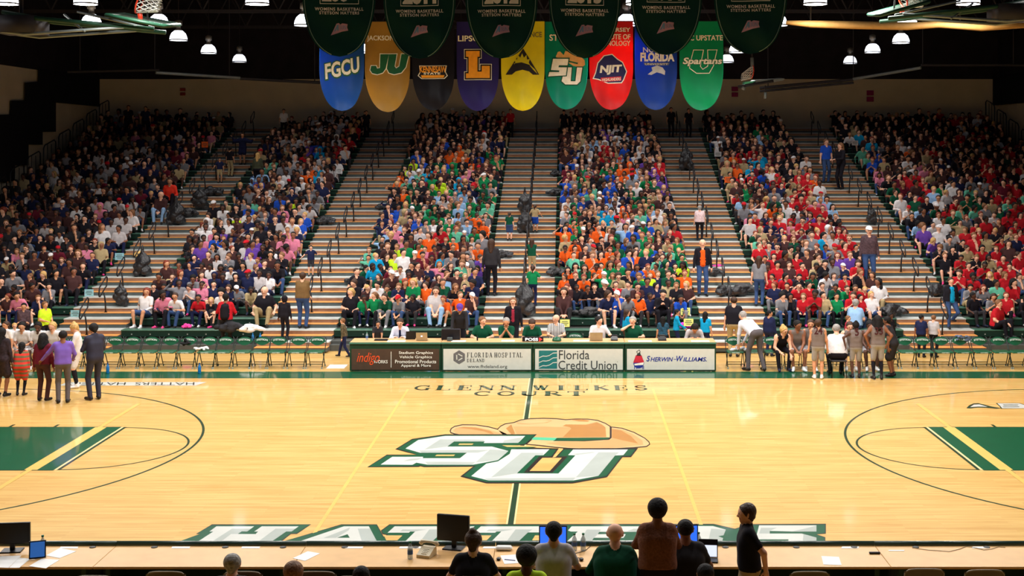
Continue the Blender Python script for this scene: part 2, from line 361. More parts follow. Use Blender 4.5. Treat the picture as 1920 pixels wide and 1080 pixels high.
# ---------------------------------------------------------------- the big floor logo
def z5(p): return [(680 + x / 6.857, 770 + y / 6.857) for x, y in p]
def z6(p): return [(950 + x / 6.857, 770 + y / 6.857) for x, y in p]
mb = MB()
hat_l = [(1118, 262), (1135, 225), (1180, 198), (1280, 176), (1450, 178), (1620, 203), (1740, 235), (1850, 285), (1900, 330), (1300, 330), (1180, 305), (1130, 290)]
fm(mb, z5(hat_l), P_DARK, .0022); fm(mb, z5(inset(hat_l, 13)), P_TAN3, .0026)
fm(mb, z5([(1160, 262), (1200, 222), (1290, 208), (1450, 215), (1620, 245), (1800, 300), (1300, 310), (1200, 295)]), P_TAN, .0030)
fm(mb, z5([(1230, 222), (1300, 212), (1450, 218), (1640, 262), (1690, 300), (1640, 300), (1560, 268), (1400, 240)]), P_TAN2, .0034)
crown = [(-130, 245), (-80, 195), (-20, 165), (90, 148), (180, 115), (300, 98), (480, 93), (640, 98), (760, 112), (900, 102), (1040, 104), (1170, 120), (1270, 158), (1345, 205), (1480, 220), (1640, 275), (1780, 350), (1835, 400), (1845, 435), (1800, 468), (1640, 482), (1400, 495), (1050, 500), (800, 492), (620, 478), (400, 452), (240, 436), (330, 360), (-60, 320)]
fm(mb, z6(crown), P_DARK, .0022); fm(mb, z6(inset(crown, 12)), P_TAN3, .0026)
fm(mb, z6([(1350, 225), (1480, 245), (1620, 300), (1745, 385), (1755, 440), (1400, 480), (1050, 488), (800, 470), (500, 420), (700, 400), (1200, 395), (1345, 370)]), P_TAN, .003)
fm(mb, z6([(1355, 240), (1470, 255), (1600, 330), (1690, 425), (1500, 385), (1355, 350)]), P_TAN2, .0034)
fm(mb, z6([(80, 205), (400, 205), (820, 215), (820, 345), (640, 345), (340, 345), (385, 305), (130, 305)]), P_TAN, .003)
fm(mb, z6([(-10, 230), (60, 180), (110, 300), (60, 305)]), P_TAN2, .0034)
fm(mb, z6([(720, 345), (828, 235), (815, 215), (720, 200), (760, 178), (1020, 182), (1160, 150), (1225, 180), (1270, 215), (1280, 340)]), P_TAN2, .0034)
fm(mb, z6([(120, 150), (300, 118), (520, 115), (590, 130), (520, 160), (280, 178), (140, 172)]), P_TAN, .003)
fm(mb, z6([(130, 155), (300, 124), (500, 122), (560, 134), (480, 158), (280, 170)]), P_TAN3, .0034)
fm(mb, z6([(820, 118), (960, 112), (1070, 128), (1040, 144), (930, 140)]), P_TAN2, .0034)
fm(mb, z6([(600, 352), (1325, 348), (1325, 205), (1350, 215), (1350, 350), (1320, 376), (1000, 396), (600, 392)]), P_DARK, .0038)
fm(mb, z6([(650, 352), (1320, 346), (1300, 368), (950, 390), (610, 388)]), P_GREEN, .0042)
fm(mb, z6([(340, 342), (665, 352), (610, 388), (320, 376)]), P_MINT, .0042)
S_black = [(420, 497), (635, 365), (1060, 306), (2240, 306), (2090, 442), (1900, 452), (2240, 470), (1960, 520), (1785, 650), (1400, 722), (790, 727), (740, 715), (720, 725), (60, 728), (310, 568), (700, 568), (560, 535)]
U_black = [(1400, 735), (1255, 850), (1590, 937), (2701, 937), (3141, 858), (3341, 600), (3451, 600), (3541, 483), (2581, 486), (2471, 607), (2436, 607), (2521, 488), (1760, 466), (1600, 600)]
fm(mb, z5(U_black), P_DARK, .0046); fm(mb, z5(S_black), P_DARK, .0046)
fm(mb, z5(inset(U_black, 17)), P_GREEN, .005); fm(mb, z5(inset(S_black, 12)), P_GREEN, .005)
fm(mb, z5([(1640, 462), (1985, 484), (1890, 566), (1785, 655), (1500, 722), (1380, 706), (1720, 640), (1860, 522)]), P_GREEN, .0054)
fm(mb, z5([(2270, 590), (2640, 590), (2440, 800), (2070, 800)]), P_DARK, .0054)
W_S = [(550, 490), (715, 380), (1060, 328), (2091, 328), (2000, 418), (1555, 420), (1572, 400), (1175, 400), (1088, 465), (1660, 465), (1875, 522), (1740, 640), (1410, 700), (840, 700), (690, 672), (640, 700), (230, 697), (380, 597), (780, 597), (770, 615), (1250, 615), (1340, 545), (740, 545)]
W_U = [(1911, 500), (2401, 500), (2321, 578), (2221, 578), (1981, 810), (2516, 812), (2736, 578), (2641, 575), (2706, 503), (3411, 503), (3351, 575), (3246, 580), (3031, 842), (2701, 903), (1625, 903), (1395, 845), (1590, 685), (1740, 655), (1890, 560)]
fm(mb, z5(W_S), P_WHITE, .0058); fm(mb, z5(W_U), P_WHITE, .0058)
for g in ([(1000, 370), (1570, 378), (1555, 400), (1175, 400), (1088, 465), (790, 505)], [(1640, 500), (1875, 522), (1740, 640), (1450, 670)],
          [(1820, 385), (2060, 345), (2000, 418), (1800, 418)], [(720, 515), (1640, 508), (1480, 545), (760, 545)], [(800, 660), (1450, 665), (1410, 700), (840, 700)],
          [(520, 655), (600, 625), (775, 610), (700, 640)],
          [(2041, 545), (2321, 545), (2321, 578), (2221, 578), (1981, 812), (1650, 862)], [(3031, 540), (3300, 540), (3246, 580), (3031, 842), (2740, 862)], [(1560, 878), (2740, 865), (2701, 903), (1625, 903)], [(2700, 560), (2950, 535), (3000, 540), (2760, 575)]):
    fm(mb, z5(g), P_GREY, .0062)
for h in ([(2311, 610), (2561, 610), (2406, 780), (2146, 780)], [(1245, 427), (1428, 427), (1405, 444), (1228, 444)], [(952, 570), (1188, 570), (1170, 588), (930, 588)], [(1790, 448), (1990, 450), (2240, 470), (1860, 470)], [(2540, 495), (2580, 495), (2482, 600), (2440, 605)]):
    fm(mb, z5(h), M_FLOOR, .0066)
mark('team_logo', mb)
# ---------------------------------------------------------------- HATTERS along the near sideline
q1 = lambda p: [(340 + x / 6, 970 + y / 6) for x, y in p]
q2 = lambda p: [(640 + x / 6, 970 + y / 6) for x, y in p]
q3 = lambda p: [(940 + x / 6, 970 + y / 6) for x, y in p]
q4 = lambda p: [(1240 + x / 6, 970 + y / 6) for x, y in p]
mb = MB()
Hb = [(345, 80), (1460, 80), (1300, 188), (1235, 188), (1110, 285), (-60, 285), (210, 188), (165, 188)]
Ab = [(1800, 80), (2200, 80), (2240, 150), (2310, 285), (1100, 285)]
fm(mb, q1(Hb), P_DARK, .0022); fm(mb, q1(Ab), P_DARK, .0022)
fm(mb, q1(inset(Hb, 9)), P_GREEN, .0026); fm(mb, q1(inset(Ab, 9)), P_GREEN, .0026)
fm(mb, q1([(2140, 110), (2190, 100), (2305, 282), (2180, 282)]), P_GREEN, .0030)
Rb = [(730, 983.3), (1338, 982.4), (1378, 991.5), (1404, 983), (1548.5, 982.2), (1548.5, 1000.8), (1531, 1002), (1547.5, 1007.5), (1547.5, 1017.5), (700, 1017.5), (725, 1003), (717, 1001.5), (714, 995)]
fm(mb, Rb, P_DARK, .0022); fm(mb, inset(Rb, 1.5), P_GREEN, .0026)
fm(mb, q1([(395, 103), (820, 103), (740, 162), (680, 160), (635, 190), (835, 190), (865, 162), (820, 162), (905, 103), (1320, 103), (1240, 162), (1180, 162), (1020, 272), (190, 272), (360, 162), (315, 162)]), P_WHITE, .0032)
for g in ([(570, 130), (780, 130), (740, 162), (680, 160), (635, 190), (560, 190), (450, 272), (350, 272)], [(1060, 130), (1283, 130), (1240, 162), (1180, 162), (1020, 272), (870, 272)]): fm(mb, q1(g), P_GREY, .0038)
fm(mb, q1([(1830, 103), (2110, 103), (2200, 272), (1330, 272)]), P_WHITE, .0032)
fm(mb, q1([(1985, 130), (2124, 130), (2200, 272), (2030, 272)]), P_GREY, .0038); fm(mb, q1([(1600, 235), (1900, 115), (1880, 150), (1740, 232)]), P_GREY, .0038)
fm(mb, q1([(1750, 232), (1870, 193), (1895, 232)]), P_GREEN, .0042)
TW = [(600, 103), (1500, 103), (1415, 172), (1130, 172), (1025, 272), (720, 272), (830, 162), (775, 162), (760, 175), (520, 175)]
for dx in (0, 970):
    fm(mb, q2([(x + dx, y) for x, y in TW]), P_WHITE, .0032)
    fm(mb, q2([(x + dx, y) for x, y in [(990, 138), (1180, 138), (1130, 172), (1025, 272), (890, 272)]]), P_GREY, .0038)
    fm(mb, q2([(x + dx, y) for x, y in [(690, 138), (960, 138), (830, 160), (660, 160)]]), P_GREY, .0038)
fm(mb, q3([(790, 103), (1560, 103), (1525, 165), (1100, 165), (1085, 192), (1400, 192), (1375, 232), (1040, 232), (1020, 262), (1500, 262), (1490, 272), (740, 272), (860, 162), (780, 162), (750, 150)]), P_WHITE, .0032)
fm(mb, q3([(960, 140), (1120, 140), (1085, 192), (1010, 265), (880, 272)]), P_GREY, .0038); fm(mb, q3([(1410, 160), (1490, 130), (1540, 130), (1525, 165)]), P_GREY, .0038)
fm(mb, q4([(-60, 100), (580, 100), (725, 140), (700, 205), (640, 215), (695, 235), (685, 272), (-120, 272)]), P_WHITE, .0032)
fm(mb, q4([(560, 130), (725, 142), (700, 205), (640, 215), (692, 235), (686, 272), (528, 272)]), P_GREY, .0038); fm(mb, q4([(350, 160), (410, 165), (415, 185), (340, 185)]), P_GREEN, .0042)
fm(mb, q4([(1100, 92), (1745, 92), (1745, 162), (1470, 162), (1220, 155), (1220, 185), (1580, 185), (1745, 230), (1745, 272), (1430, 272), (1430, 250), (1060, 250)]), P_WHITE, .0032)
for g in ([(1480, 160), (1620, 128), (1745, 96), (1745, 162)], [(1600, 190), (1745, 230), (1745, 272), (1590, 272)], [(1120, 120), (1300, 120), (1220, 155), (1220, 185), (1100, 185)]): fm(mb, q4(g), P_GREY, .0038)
for q, g in ((q2, [(478, 206), (688, 206), (630, 262), (506, 262)]), (q2, [(1570, 206), (1690, 206), (1635, 262), (1550, 262)]), (q3, [(380, 206), (440, 206), (430, 262), (345, 262)])): fm(mb, q(g), M_FLOOR, .0044)
mark('team_name_lettering', mb)
# ================================================================ BLEACHERS
D0, RUN, RISE, Z0, NR = 38.9, .795, .232, .505, 28
def rd(n): return D0 + n * RUN
def rz_(n): return Z0 + n * RISE
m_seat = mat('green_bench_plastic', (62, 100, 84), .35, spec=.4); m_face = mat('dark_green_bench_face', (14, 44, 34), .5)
m_riv = mat('bench_bolt', (170, 175, 170), .4, metal=.5); m_tread = mat('aluminium_tread', (186, 192, 190), .45, spec=.4, var=.12, scale=3)
m_ris = mat('tan_plywood_riser', (150, 116, 94), .6, var=.12, scale=5); m_gold = mat('gold_step_nosing', (214, 146, 78), .5); m_gray = mat('grey_step_face', (78, 86, 86), .6)
m_deck = mat('bleacher_deck', (70, 72, 70), .7)
SECT = {'far-left': (-20.4, -14.3), 'left': (-12.3, -8.1), 'left-centre': (-6.0, -1.65), 'right-centre': (.5, 4.95), 'right': (6.95, 10.85), 'far-right': (12.95, 20.4)}
AISLE = [('leftmost', -14.3, -12.3), ('second from left', -8.1, -6.0), ('centre', -1.65, .5), ('second from right', 4.95, 6.95), ('rightmost', 10.85, 12.95)]
for sn, (x0, x1) in SECT.items():
    r = empty('bleacher_section', ((x0 + x1) / 2, D2Y(D0), 0)); c = (x0 + x1) / 2; hw = (x1 - x0) / 2
    tag(r, 'tiered green bleacher bench rows filled with crowd, %s section of the stand' % sn, 'bleachers', 'bleacher seating sections')
    for n in range(-1, NR):
        y = (n) * RUN; z = rz_(n); lo = 0 if n < 1 else z - RISE * 1.6
        MB().box(-hw, hw, y + .3, y + RUN + .02, lo, z - .02, m_deck).box(-hw, hw, y + .06, y + .32, lo, z - .1, m_deck).build('deck', r)
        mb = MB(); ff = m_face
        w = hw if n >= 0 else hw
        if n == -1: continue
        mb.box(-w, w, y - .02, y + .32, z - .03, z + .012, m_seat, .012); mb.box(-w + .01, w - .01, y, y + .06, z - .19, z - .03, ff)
        if n < 8:
            for k in range(int(2 * w / .55)):
                xx = -w + .3 + k * .55; mb.box(xx, xx + .035, y - .012, y, z - .14, z - .105, m_riv)
        mb.build('bench', r)
for an, x0, x1 in AISLE:
    r = empty('bleacher_aisle', ((x0 + x1) / 2, D2Y(D0), 0)); hw = (x1 - x0) / 2
    tag(r, 'stepped bleacher aisle with pale treads and tan risers, %s aisle' % an, 'stairs', 'bleacher aisles')
    for n in range(-2, NR):
        y = n * RUN; z = rz_(n); lo = 0 if n < 1 else z - RISE * 1.6
        mb = MB()
        if n >= -1:
            mb.box(-hw, hw, y + .02, y + RUN + .02, lo, z - .03, m_ris); mb.box(-hw, hw, y, y + RUN, z - .03, z, m_tread)
        if n < NR - 1:
            mb.box(-hw, hw, y + RUN - .32, y + RUN + .01, max(z, 0), z + RISE * .5 - .012, m_gray); mb.box(-hw, hw, y + RUN - .335, y + RUN + .01, z + RISE * .5 - .012, z + RISE * .5, m_gold)
        mb.build('step', r)
# top landing behind the last row
tag(MB().box(-20.4, 20.4, D2Y(rd(NR)) , YB, 5.5, rz_(NR - 1) + .0, m_deck).build('top_landing'), kind='structure')
# aisle handrails
m_rail = mat('black_handrail', (16, 16, 22), .4, spec=.4)
rp = None; k_in = {}
def handrail_mesh():
    r = empty('handrail')
    MB().tube([(0, 0, 0), (0, -.03, .3), (0, -.14, .62)], .024, m_rail).build('post', r, True)
    L = []
    for (y, z, a0, a1) in ((-.50, .62, 180, 270), (.0, .86, 270, 360), (.05, 1.0, 0, 90), (-.45, .76, 90, 180)):
        for k in range(4):
            q = math.radians(a0 + (a1 - a0) * k / 3); L.append((0, y + .09 * math.cos(q), z + .09 * math.sin(q)))
    MB().tube(L, .02, m_rail, 7, closed=True).build('grip_loop', r, True)
    MB().lathe([(.05, 0), (.05, .015)], (0, 0, 0), m_rail, 10).build('base_plate', r)
    return r
rp = handrail_mesh(); first = True
for ai, (an, x0, x1) in enumerate(AISLE):
    xc = (x0 + x1) / 2 + (.05, .12, .12, -.1, .05)[ai]; q = 0
    for n in range(-1, NR - 1, 2):
        if n < 0 and ai in (1, 2, 3): continue
        q += 1; loc = (xc, D2Y(rd(n + 1) - .17), rz_(n) + RISE * .5)
        o = rp if first else dup_at(rp, loc); o.location = loc; first = False
        tag(o, 'black looped handrail post, %s from the floor in the %s aisle' % (ORD[q], an), 'handrail', 'aisle handrails')
# end railings
for sx in (-1, 1):
    for k, n in enumerate(range(2, NR, 2)):
        r = empty('end_railing', (sx * 20.3, D2Y(rd(n)) + .05, rz_(n) + .013))
        tag(r, 'black bent pipe guard rail at the %s end of the stand, %s up' % ('left' if sx < 0 else 'right', ORD[k + 1]), 'railing', 'bleacher end railings')
        MB().tube([(0, 0, 0), (0, 0, 1.15), (0, .12, 1.28), (0, 1.1, 1.5), (0, 1.25, 1.42), (0, 1.25, .5)], .026, m_rail).build('rail_pipe', r, True)
        for dy in (.4, .8): MB().tube([(0, dy, .25), (0, dy, 1.33)], .014, m_rail, 6).build('rail_bar', r, True)
# ================================================================ HIGH-BAY LAMPS
m_glow = mat('glowing_prismatic_shade', (235, 240, 255), emit=7.0); m_glowd = mat('dim_prismatic_shade', (225, 228, 240), emit=2.2)
m_bal = mat('cast_lamp_housing', (120, 118, 112), .5, metal=.6)
def lamp_thing(x, d, p):
    r = empty('high_bay_lamp', (x, D2Y(d), LAMP_Z))
    g = m_glow if p > .25 else m_glowd
    MB().lathe([(.28, 0), (.27, .1), (.22, .22), (.13, .3)], (0, 0, 0), g, 20, cap=False).build('lamp_shade', r, True)
    MB().lathe([(.285, -.02), (.29, .0), (.28, .02)], (0, 0, 0), m_bal, 20, cap=False).build('rim', r, True)
    MB().lathe([(.14, .3), (.08, .36), (.07, .45), (.12, .47), (.12, .62), (.05, .66)], (0, 0, 0), m_bal, 14).build('ballast_housing', r, True)
    MB().tube([(0, 0, .66), (0, 0, CEIL - LAMP_Z - .01)], .012, m_dark, 6).build('hanging_rod', r)
    l = lamp_light(x, d, p); l.parent = r
    return r
vis = 0
for i, (x, d, p) in enumerate(LAMPS):
    side = 'left' if x < -8 else 'left-centre' if x < 0 else 'right-centre' if x < 8 else 'right'
    tag(lamp_thing(x, d, p), 'glowing white bell-shaped lamp %.0f metres out over the %s of the hall, %s' % (d, side, ('dim' if p < .5 else 'bright')) if False else
        'glowing bell-shaped ceiling lamp in the %s column from left, %s row from front' % (ORD[1 + sum(1 for q in (-9.5, -4.5, 0, 5, 10) if x > q)], ORD[1 + sum(1 for q in (20, 26, 30, 35, 40, 46, 51) if d > q)]), 'lamp', 'high bay ceiling lamps')  # the row nearest the front is the added, out-of-view one
# ================================================================ BANNERS
def thin(m, f=.45):
    nt = m.node_tree; b = nt.nodes['Principled BSDF']; out = [n for n in nt.nodes if n.type == 'OUTPUT_MATERIAL'][0]
    t = nt.nodes.new('ShaderNodeBsdfTranslucent'); mx = nt.nodes.new('ShaderNodeMixShader'); mx.inputs[0].default_value = f
    if b.inputs['Base Color'].links: nt.links.new(b.inputs['Base Color'].links[0].from_socket, t.inputs['Color'])
    else: t.inputs['Color'].default_value = b.inputs['Base Color'].default_value
    nt.links.new(b.outputs[0], mx.inputs[1]); nt.links.new(t.outputs[0], mx.inputs[2]); nt.links.new(mx.outputs[0], out.inputs[0]); return m
def cloth(name, rgb, sheen=True):
    return thin(mat(name, rgb, .5, var=.05, scale=3.0, bump=0))
def banner_shape(w, h, tip):
    """outline of a hanging banner: straight sides, a rounded pointed foot; local x, z from the top bar"""
    pts = [(-w / 2, 0), (w / 2, 0)]; side = h - tip
    for k in range(0, 13):
        t = k / 12; a = t * math.pi / 2
        pts.append((w / 2 * math.cos(a) ** .8 if k < 12 else 0, -side - tip * (math.sin(a) * .86 + .14 * t)))
    for k in range(11, -1, -1):
        t = k / 12; a = t * math.pi / 2
        pts.append((-w / 2 * math.cos(a) ** .8, -side - tip * (math.sin(a) * .86 + .14 * t)))
    return pts
def fold(x, z, w, h, ph):
    q = min(1, -z / h)
    return .07 * math.sin(x / w * 6 + ph + q * 1.5) * q + .03 * math.sin(x / w * 13 + ph * 2 - q * 3) * q ** 2 + .035 * math.sin(z * 8 + x * 4 + ph) * q ** 4
def banner_cloth(mb, w, h, tip, m, ph, edge=None):
    pts = banner_shape(w, h, tip)
    def half(z):
        if -z <= h - tip: return w / 2
        t = (-z - (h - tip)) / tip
        lo, hi = 0, math.pi / 2
        for _ in range(22):
            mi = (lo + hi) / 2
            if math.sin(mi) * .86 + .14 * mi / (math.pi / 2) < t: lo = mi
            else: hi = mi
        return w / 2 * max(0, math.cos(lo)) ** .8
    nz, nx = 44, 22; vs = []; fs = []
    for side in (0, 1):
        for i in range(nz + 1):
            t = i / nz; z = -h * (1 - (1 - t) ** 1.25); hw = max(half(z), .004)
            for j in range(nx + 1):
                x = hw * (2 * j / nx - 1); vs.append((x, fold(x, z, w, h, ph) + (.006 if side else 0), z))
    st = (nz + 1) * (nx + 1)
    for side in (0, 1):
        for i in range(nz):
            for j in range(nx):
                a = side * st + i * (nx + 1) + j; f = (a, a + 1, a + nx + 2, a + nx + 1)
                fs.append(f if side else f[::-1])
    mb.add(vs, fs, m)
    if edge:
        hs = []
        for sgn in (-1, 1):
            L = []
            for i in range(40):
                z = -h * (1 - (1 - i / 39) ** 1.4) * .985; hw = max(0, half(z) - .035); x = sgn * hw; L.append((x, fold(x, z, w, h, ph) - .006, z))
            mb.tube(L, .006, edge, 4)
    return half
m_bar = mat('banner_bar', (30, 30, 30), .5)
def bfit(w, h, ph, x0=0, z0=0, lift=.012, rot=0.0):
    """maps flat artwork on to the folded cloth; artwork origin at x0, z0"""
    c, s = math.cos(rot), math.sin(rot)
    def g(a, b):
        x = x0 + a * c - b * s; z = z0 + a * s + b * c; return (x, fold(x, z, w, h, ph) - lift, z)
    return g
def dense(pts, step=.06):
    out = []
    for a, b in zip(pts, pts[1:] + pts[:1]):
        n = max(1, int(math.hypot(b[0] - a[0], b[1] - a[1]) / step))
        out += [(a[0] + (b[0] - a[0]) * k / n, a[1] + (b[1] - a[1]) * k / n) for k in range(n)]
    return out
def art(mb, pts, g, m):
    tr = tessellate_polygon([[Vector((a, b, 0)) for a, b in pts]]); curved(mb, pts, [tuple(t) for t in tr], g, m, .07)
BD = 36.7; BS = BD / F
W_ = mat('banner_white', (238, 236, 228), .6); K_ = mat('banner_black', (28, 24, 30), .6)
def bnr(i, xl, xr, ytop, ybot, rgb, nm, label, ph):
    w = (xr - xl) * BS; h = (ybot - ytop) * BS; p = px((xl + xr) / 2, ytop, BD); p.y += .12 * (i % 2)
    r = empty('hanging_banner', p); tag(r, label, 'banner', 'school banners over the far sideline')
    mb = MB(); banner_cloth(mb, w, h, w * .95, cloth(nm, rgb), ph); mb.build('cloth', r, True)
    MB().tube([(-w / 2 - .02, .02, 0), (w / 2 + .02, .02, 0)], .02, m_bar).build('top_bar', r, True)
    for s in (-1, 1): MB().tube([(s * w * .4, .02, 0), (s * w * .4, .02, CEIL - p.z - .01)], .006, m_bar, 5).build('hanging_wire', r)
    def loc(x, y): return ((x - (xl + xr) / 2) * BS, -(y - ytop) * BS)
    return r, w, h, ph, loc
def put(r, w, h, ph, name='lettering'):
    mb = MB(); return mb
def word(mb, B, body, x0, x1, y0, y1, m, lift=.014, rot=0, **k):
    r, w, h, ph, loc = B; a = loc((x0 + x1) / 2, (y0 + y1) / 2)
    add_text(mb, body, bfit(w, h, ph, a[0], a[1], lift, rot), (x1 - x0) * BS, abs(y1 - y0) * BS, m, step=.08, **k)
def shape(mb, B, pts, m, lift=.012):
    r, w, h, ph, loc = B; g = bfit(w, h, ph, 0, 0, lift); art(mb, [loc(*p) for p in pts], g, m)
# b1 blue
B = bnr(0, 599.5, 683, 40, 208, (26, 88, 170), 'blue_banner', 'royal blue school banner, leftmost of the small pointed banners', .3)
mb = MB(); gr = mat('banner_green', (40, 96, 62), .6)
word(mb, B, 'FGCU', 605, 679, 111, 145, gr, .012, rot=.22, bold=.09, shear=.25); word(mb, B, 'FGCU', 607, 677, 113, 142, W_, .016, rot=.22, bold=.03, shear=.25)
mb.build('lettering', B[0])
B = bnr(1, 683.5, 768, 40, 210, (186, 146, 66), 'gold_banner', 'gold school banner with green JU letters, second small banner from the left', 1.4)
mb = MB(); word(mb, B, 'JACKSONVILLE', 687, 765, 66, 78, W_, bold=.02)
JG = mat('banner_forest', (14, 88, 56), .6)
J = [(712, 101), (728, 101), (722, 128), (716, 136), (706, 139), (697, 137), (693, 131), (695, 123), (704, 123), (706, 128), (711, 127)]
U = [(728, 101), (743, 101), (739, 124), (742, 128), (748, 124), (752, 101), (766, 101), (760, 126), (752, 136), (738, 139), (728, 136), (724, 128)]
for p in (J, U): shape(mb, B, inset(p, -1.4) if True else p, W_, .011); shape(mb, B, p, JG, .015)
mb.build('lettering', B[0])
B = bnr(2, 773, 852, 40, 207, (22, 20, 32), 'black_banner', 'black school banner with gold and white lettering, third small banner from the left', 2.2)
gd = mat('banner_gold', (238, 160, 38), .6); mb = MB()
shape(mb, B, [(786, 123), (838, 123), (836, 135), (840, 142), (834, 148), (790, 148), (783, 142), (787, 135)], W_, .011); shape(mb, B, [(787.5, 124), (836.5, 124), (834.5, 135), (838, 142), (833, 147), (791, 147), (785, 142), (788.5, 135)], K_, .013)
word(mb, B, 'KENNESAW', 787, 837, 124, 136, gd, .016, bold=.03); word(mb, B, 'STATE', 794, 826, 136, 140, W_, .016, bold=.03); shape(mb, B, [(789, 141), (834, 141), (832, 146), (791, 146)], gd, .016)
mb.build('lettering', B[0])
B = bnr(3, 855.5, 935, 40, 208, (50, 42, 124), 'purple_banner', 'dark purple school banner with a big gold letter L', 3.1)
mb = MB(); word(mb, B, 'LIPSCOMB', 858, 933, 66, 77, W_, bold=.02)
L1 = [(873, 95), (899, 95), (899, 106), (895, 106), (895, 134), (903, 134), (903, 123), (918, 123), (918, 146), (873, 146), (873, 137), (878, 137), (878, 106), (873, 106)]
shape(mb, B, inset(L1, -3.6), W_, .011); shape(mb, B, inset(L1, -2.6), K_, .013); shape(mb, B, L1, gd, .016)
mb.build('lettering', B[0])
B = bnr(4, 939.5, 1021, 40, 208, (240, 226, 36), 'yellow_banner', 'bright yellow banner with a black triangle and rising sun', 4.0)
mb = MB(); word(mb, B, 'CONFERENCE', 945, 1016, 60, 70, mat('banner_olive', (120, 112, 60), .6), bold=.02)
shape(mb, B, [(981, 91), (1011, 140), (999, 140), (992, 134), (980, 131), (967, 134), (960, 140), (948, 140)], K_, .012)
YL = MATS['yellow_banner']
sun = []
for k in range(13):
    a = math.pi * (1 - k / 12); r_ = 13 if k % 2 else 21; sun.append((979 + r_ * math.cos(a) * (.8 if k % 2 == 0 else 1), 121 - r_ * math.sin(a) * 1.0))
shape(mb, B, [(964, 121)] + sun[1:-1] + [(994, 124), (1000, 131), (1008, 139), (1003, 130), (994, 122), (978, 117), (964, 119)], YL, .016)
mb.build('emblem', B[0])
B = bnr(5, 1022, 1102, 40, 205, (4, 158, 132), 'teal_banner', 'teal green banner with white SU letters and a tan hat', 5.1)
mb = MB(); word(mb, B, 'STETSON', 1030, 1096, 64, 76, W_, bold=.02)
hat_ = [(1042, 106), (1046, 97), (1050, 96), (1057, 103), (1060, 95), (1068, 97), (1088, 105), (1096, 112), (1097, 121), (1090, 126), (1075, 123), (1064, 116), (1050, 112)]
shape(mb, B, hat_, mat('banner_tan', (216, 168, 104), .6), .012); shape(mb, B, [(1066, 113), (1084, 117), (1083, 120), (1066, 116)], gr, .015)
SS = [(1037, 110), (1066, 110), (1064, 122), (1048, 122), (1047, 126), (1063, 126), (1061, 141), (1028, 143), (1030, 135), (1048, 135), (1049, 132), (1033, 131)]
UU = [(1059, 126), (1072, 126), (1070, 152), (1079, 152), (1082, 126), (1092, 126), (1088, 152), (1082, 158), (1060, 158), (1053, 152)]
for p, q in ((UU, 0), (SS, .008)): shape(mb, B, inset(p, -2), mat('banner_deep_green', (6, 84, 62), .6), .016 + q); shape(mb, B, p, W_, .02 + q)
mb.build('emblem', B[0])
B = bnr(6, 1105, 1187, 40, 206, (214, 36, 40), 'red_banner', 'bright red school banner between the teal one and the royal blue one', 5.9)
mb = MB()
for t, y in (('NEW JERSEY', 52), ('INSTITUTE OF', 64), ('TECHNOLOGY', 76)): word(mb, B, t, 1112, 1182, y, y + 10, W_, bold=.02)
nv = mat('banner_navy', (34, 34, 92), .6)
blob = [(1120, 118), (1132, 104), (1148, 101), (1158, 110), (1168, 116), (1176, 134), (1170, 150), (1166, 156), (1140, 157), (1122, 150), (1111, 148), (1116, 136)]
shape(mb, B, blob, W_, .011); shape(mb, B, inset(blob, 1.8), nv, .014)
word(mb, B, 'NJIT', 1124, 1167, 122, 140, W_, .018, rot=.05, bold=.05, shear=.15); shape(mb, B, [(1126, 146), (1165, 143), (1165, 151), (1128, 154)], mat('banner_crimson', (214, 40, 60), .6), .017)
word(mb, B, 'HIGHLANDERS', 1129, 1164, 146, 151.5, W_, .02, rot=.06, bold=.02)
mb.build('lettering', B[0])
B = bnr(7, 1190.5, 1270, 40, 206, (20, 68, 160), 'deep_blue_banner', 'deep blue school banner with white arched FLORIDA lettering, second from the right', 6.8)
mb = MB(); word(mb, B, 'NORTH', 1206, 1255, 88, 98, W_, bold=.02); word(mb, B, 'FLORIDA', 1201, 1265, 98, 115, W_, bold=.05)
shape(mb, B, [(1207, 117), (1256, 117), (1254, 122), (1209, 122)], mat('banner_slate', (96, 108, 130), .6)); word(mb, B, 'UNIVERSITY', 1210, 1253, 118, 121.5, W_, .016)
shape(mb, B, [(1215, 139), (1224, 132), (1222, 126), (1233, 122), (1243, 126), (1248, 133), (1247, 140), (1240, 137), (1232, 135), (1222, 140)], mat('banner_silver', (190, 196, 206), .6)); 
mb.build('lettering', B[0])
B = bnr(8, 1274, 1356, 40, 207, (4, 160, 108), 'emerald_banner', 'emerald green school banner, rightmost of the small pointed banners', 7.7)
mb = MB(); word(mb, B, 'USC UPSTATE', 1279, 1355, 66, 76, W_, bold=.02)
Uo = [(1300, 93), (1320, 93), (1314, 124), (1318, 129), (1326, 124), (1327, 118), (1326, 93), (1345, 93), (1338, 124), (1330, 138), (1306, 138), (1292, 128), (1294, 116)]
shape(mb, B, Uo, W_, .011); shape(mb, B, inset(Uo, 1.3), MATS['emerald_banner'], .014)
word(mb, B, 'Spartans', 1279, 1355, 107, 125, gr, .017, bold=.07, shear=.2); word(mb, B, 'Spartans', 1280, 1354, 108, 124, W_, .02, bold=.03, shear=.2)
mb.build('lettering', B[0])
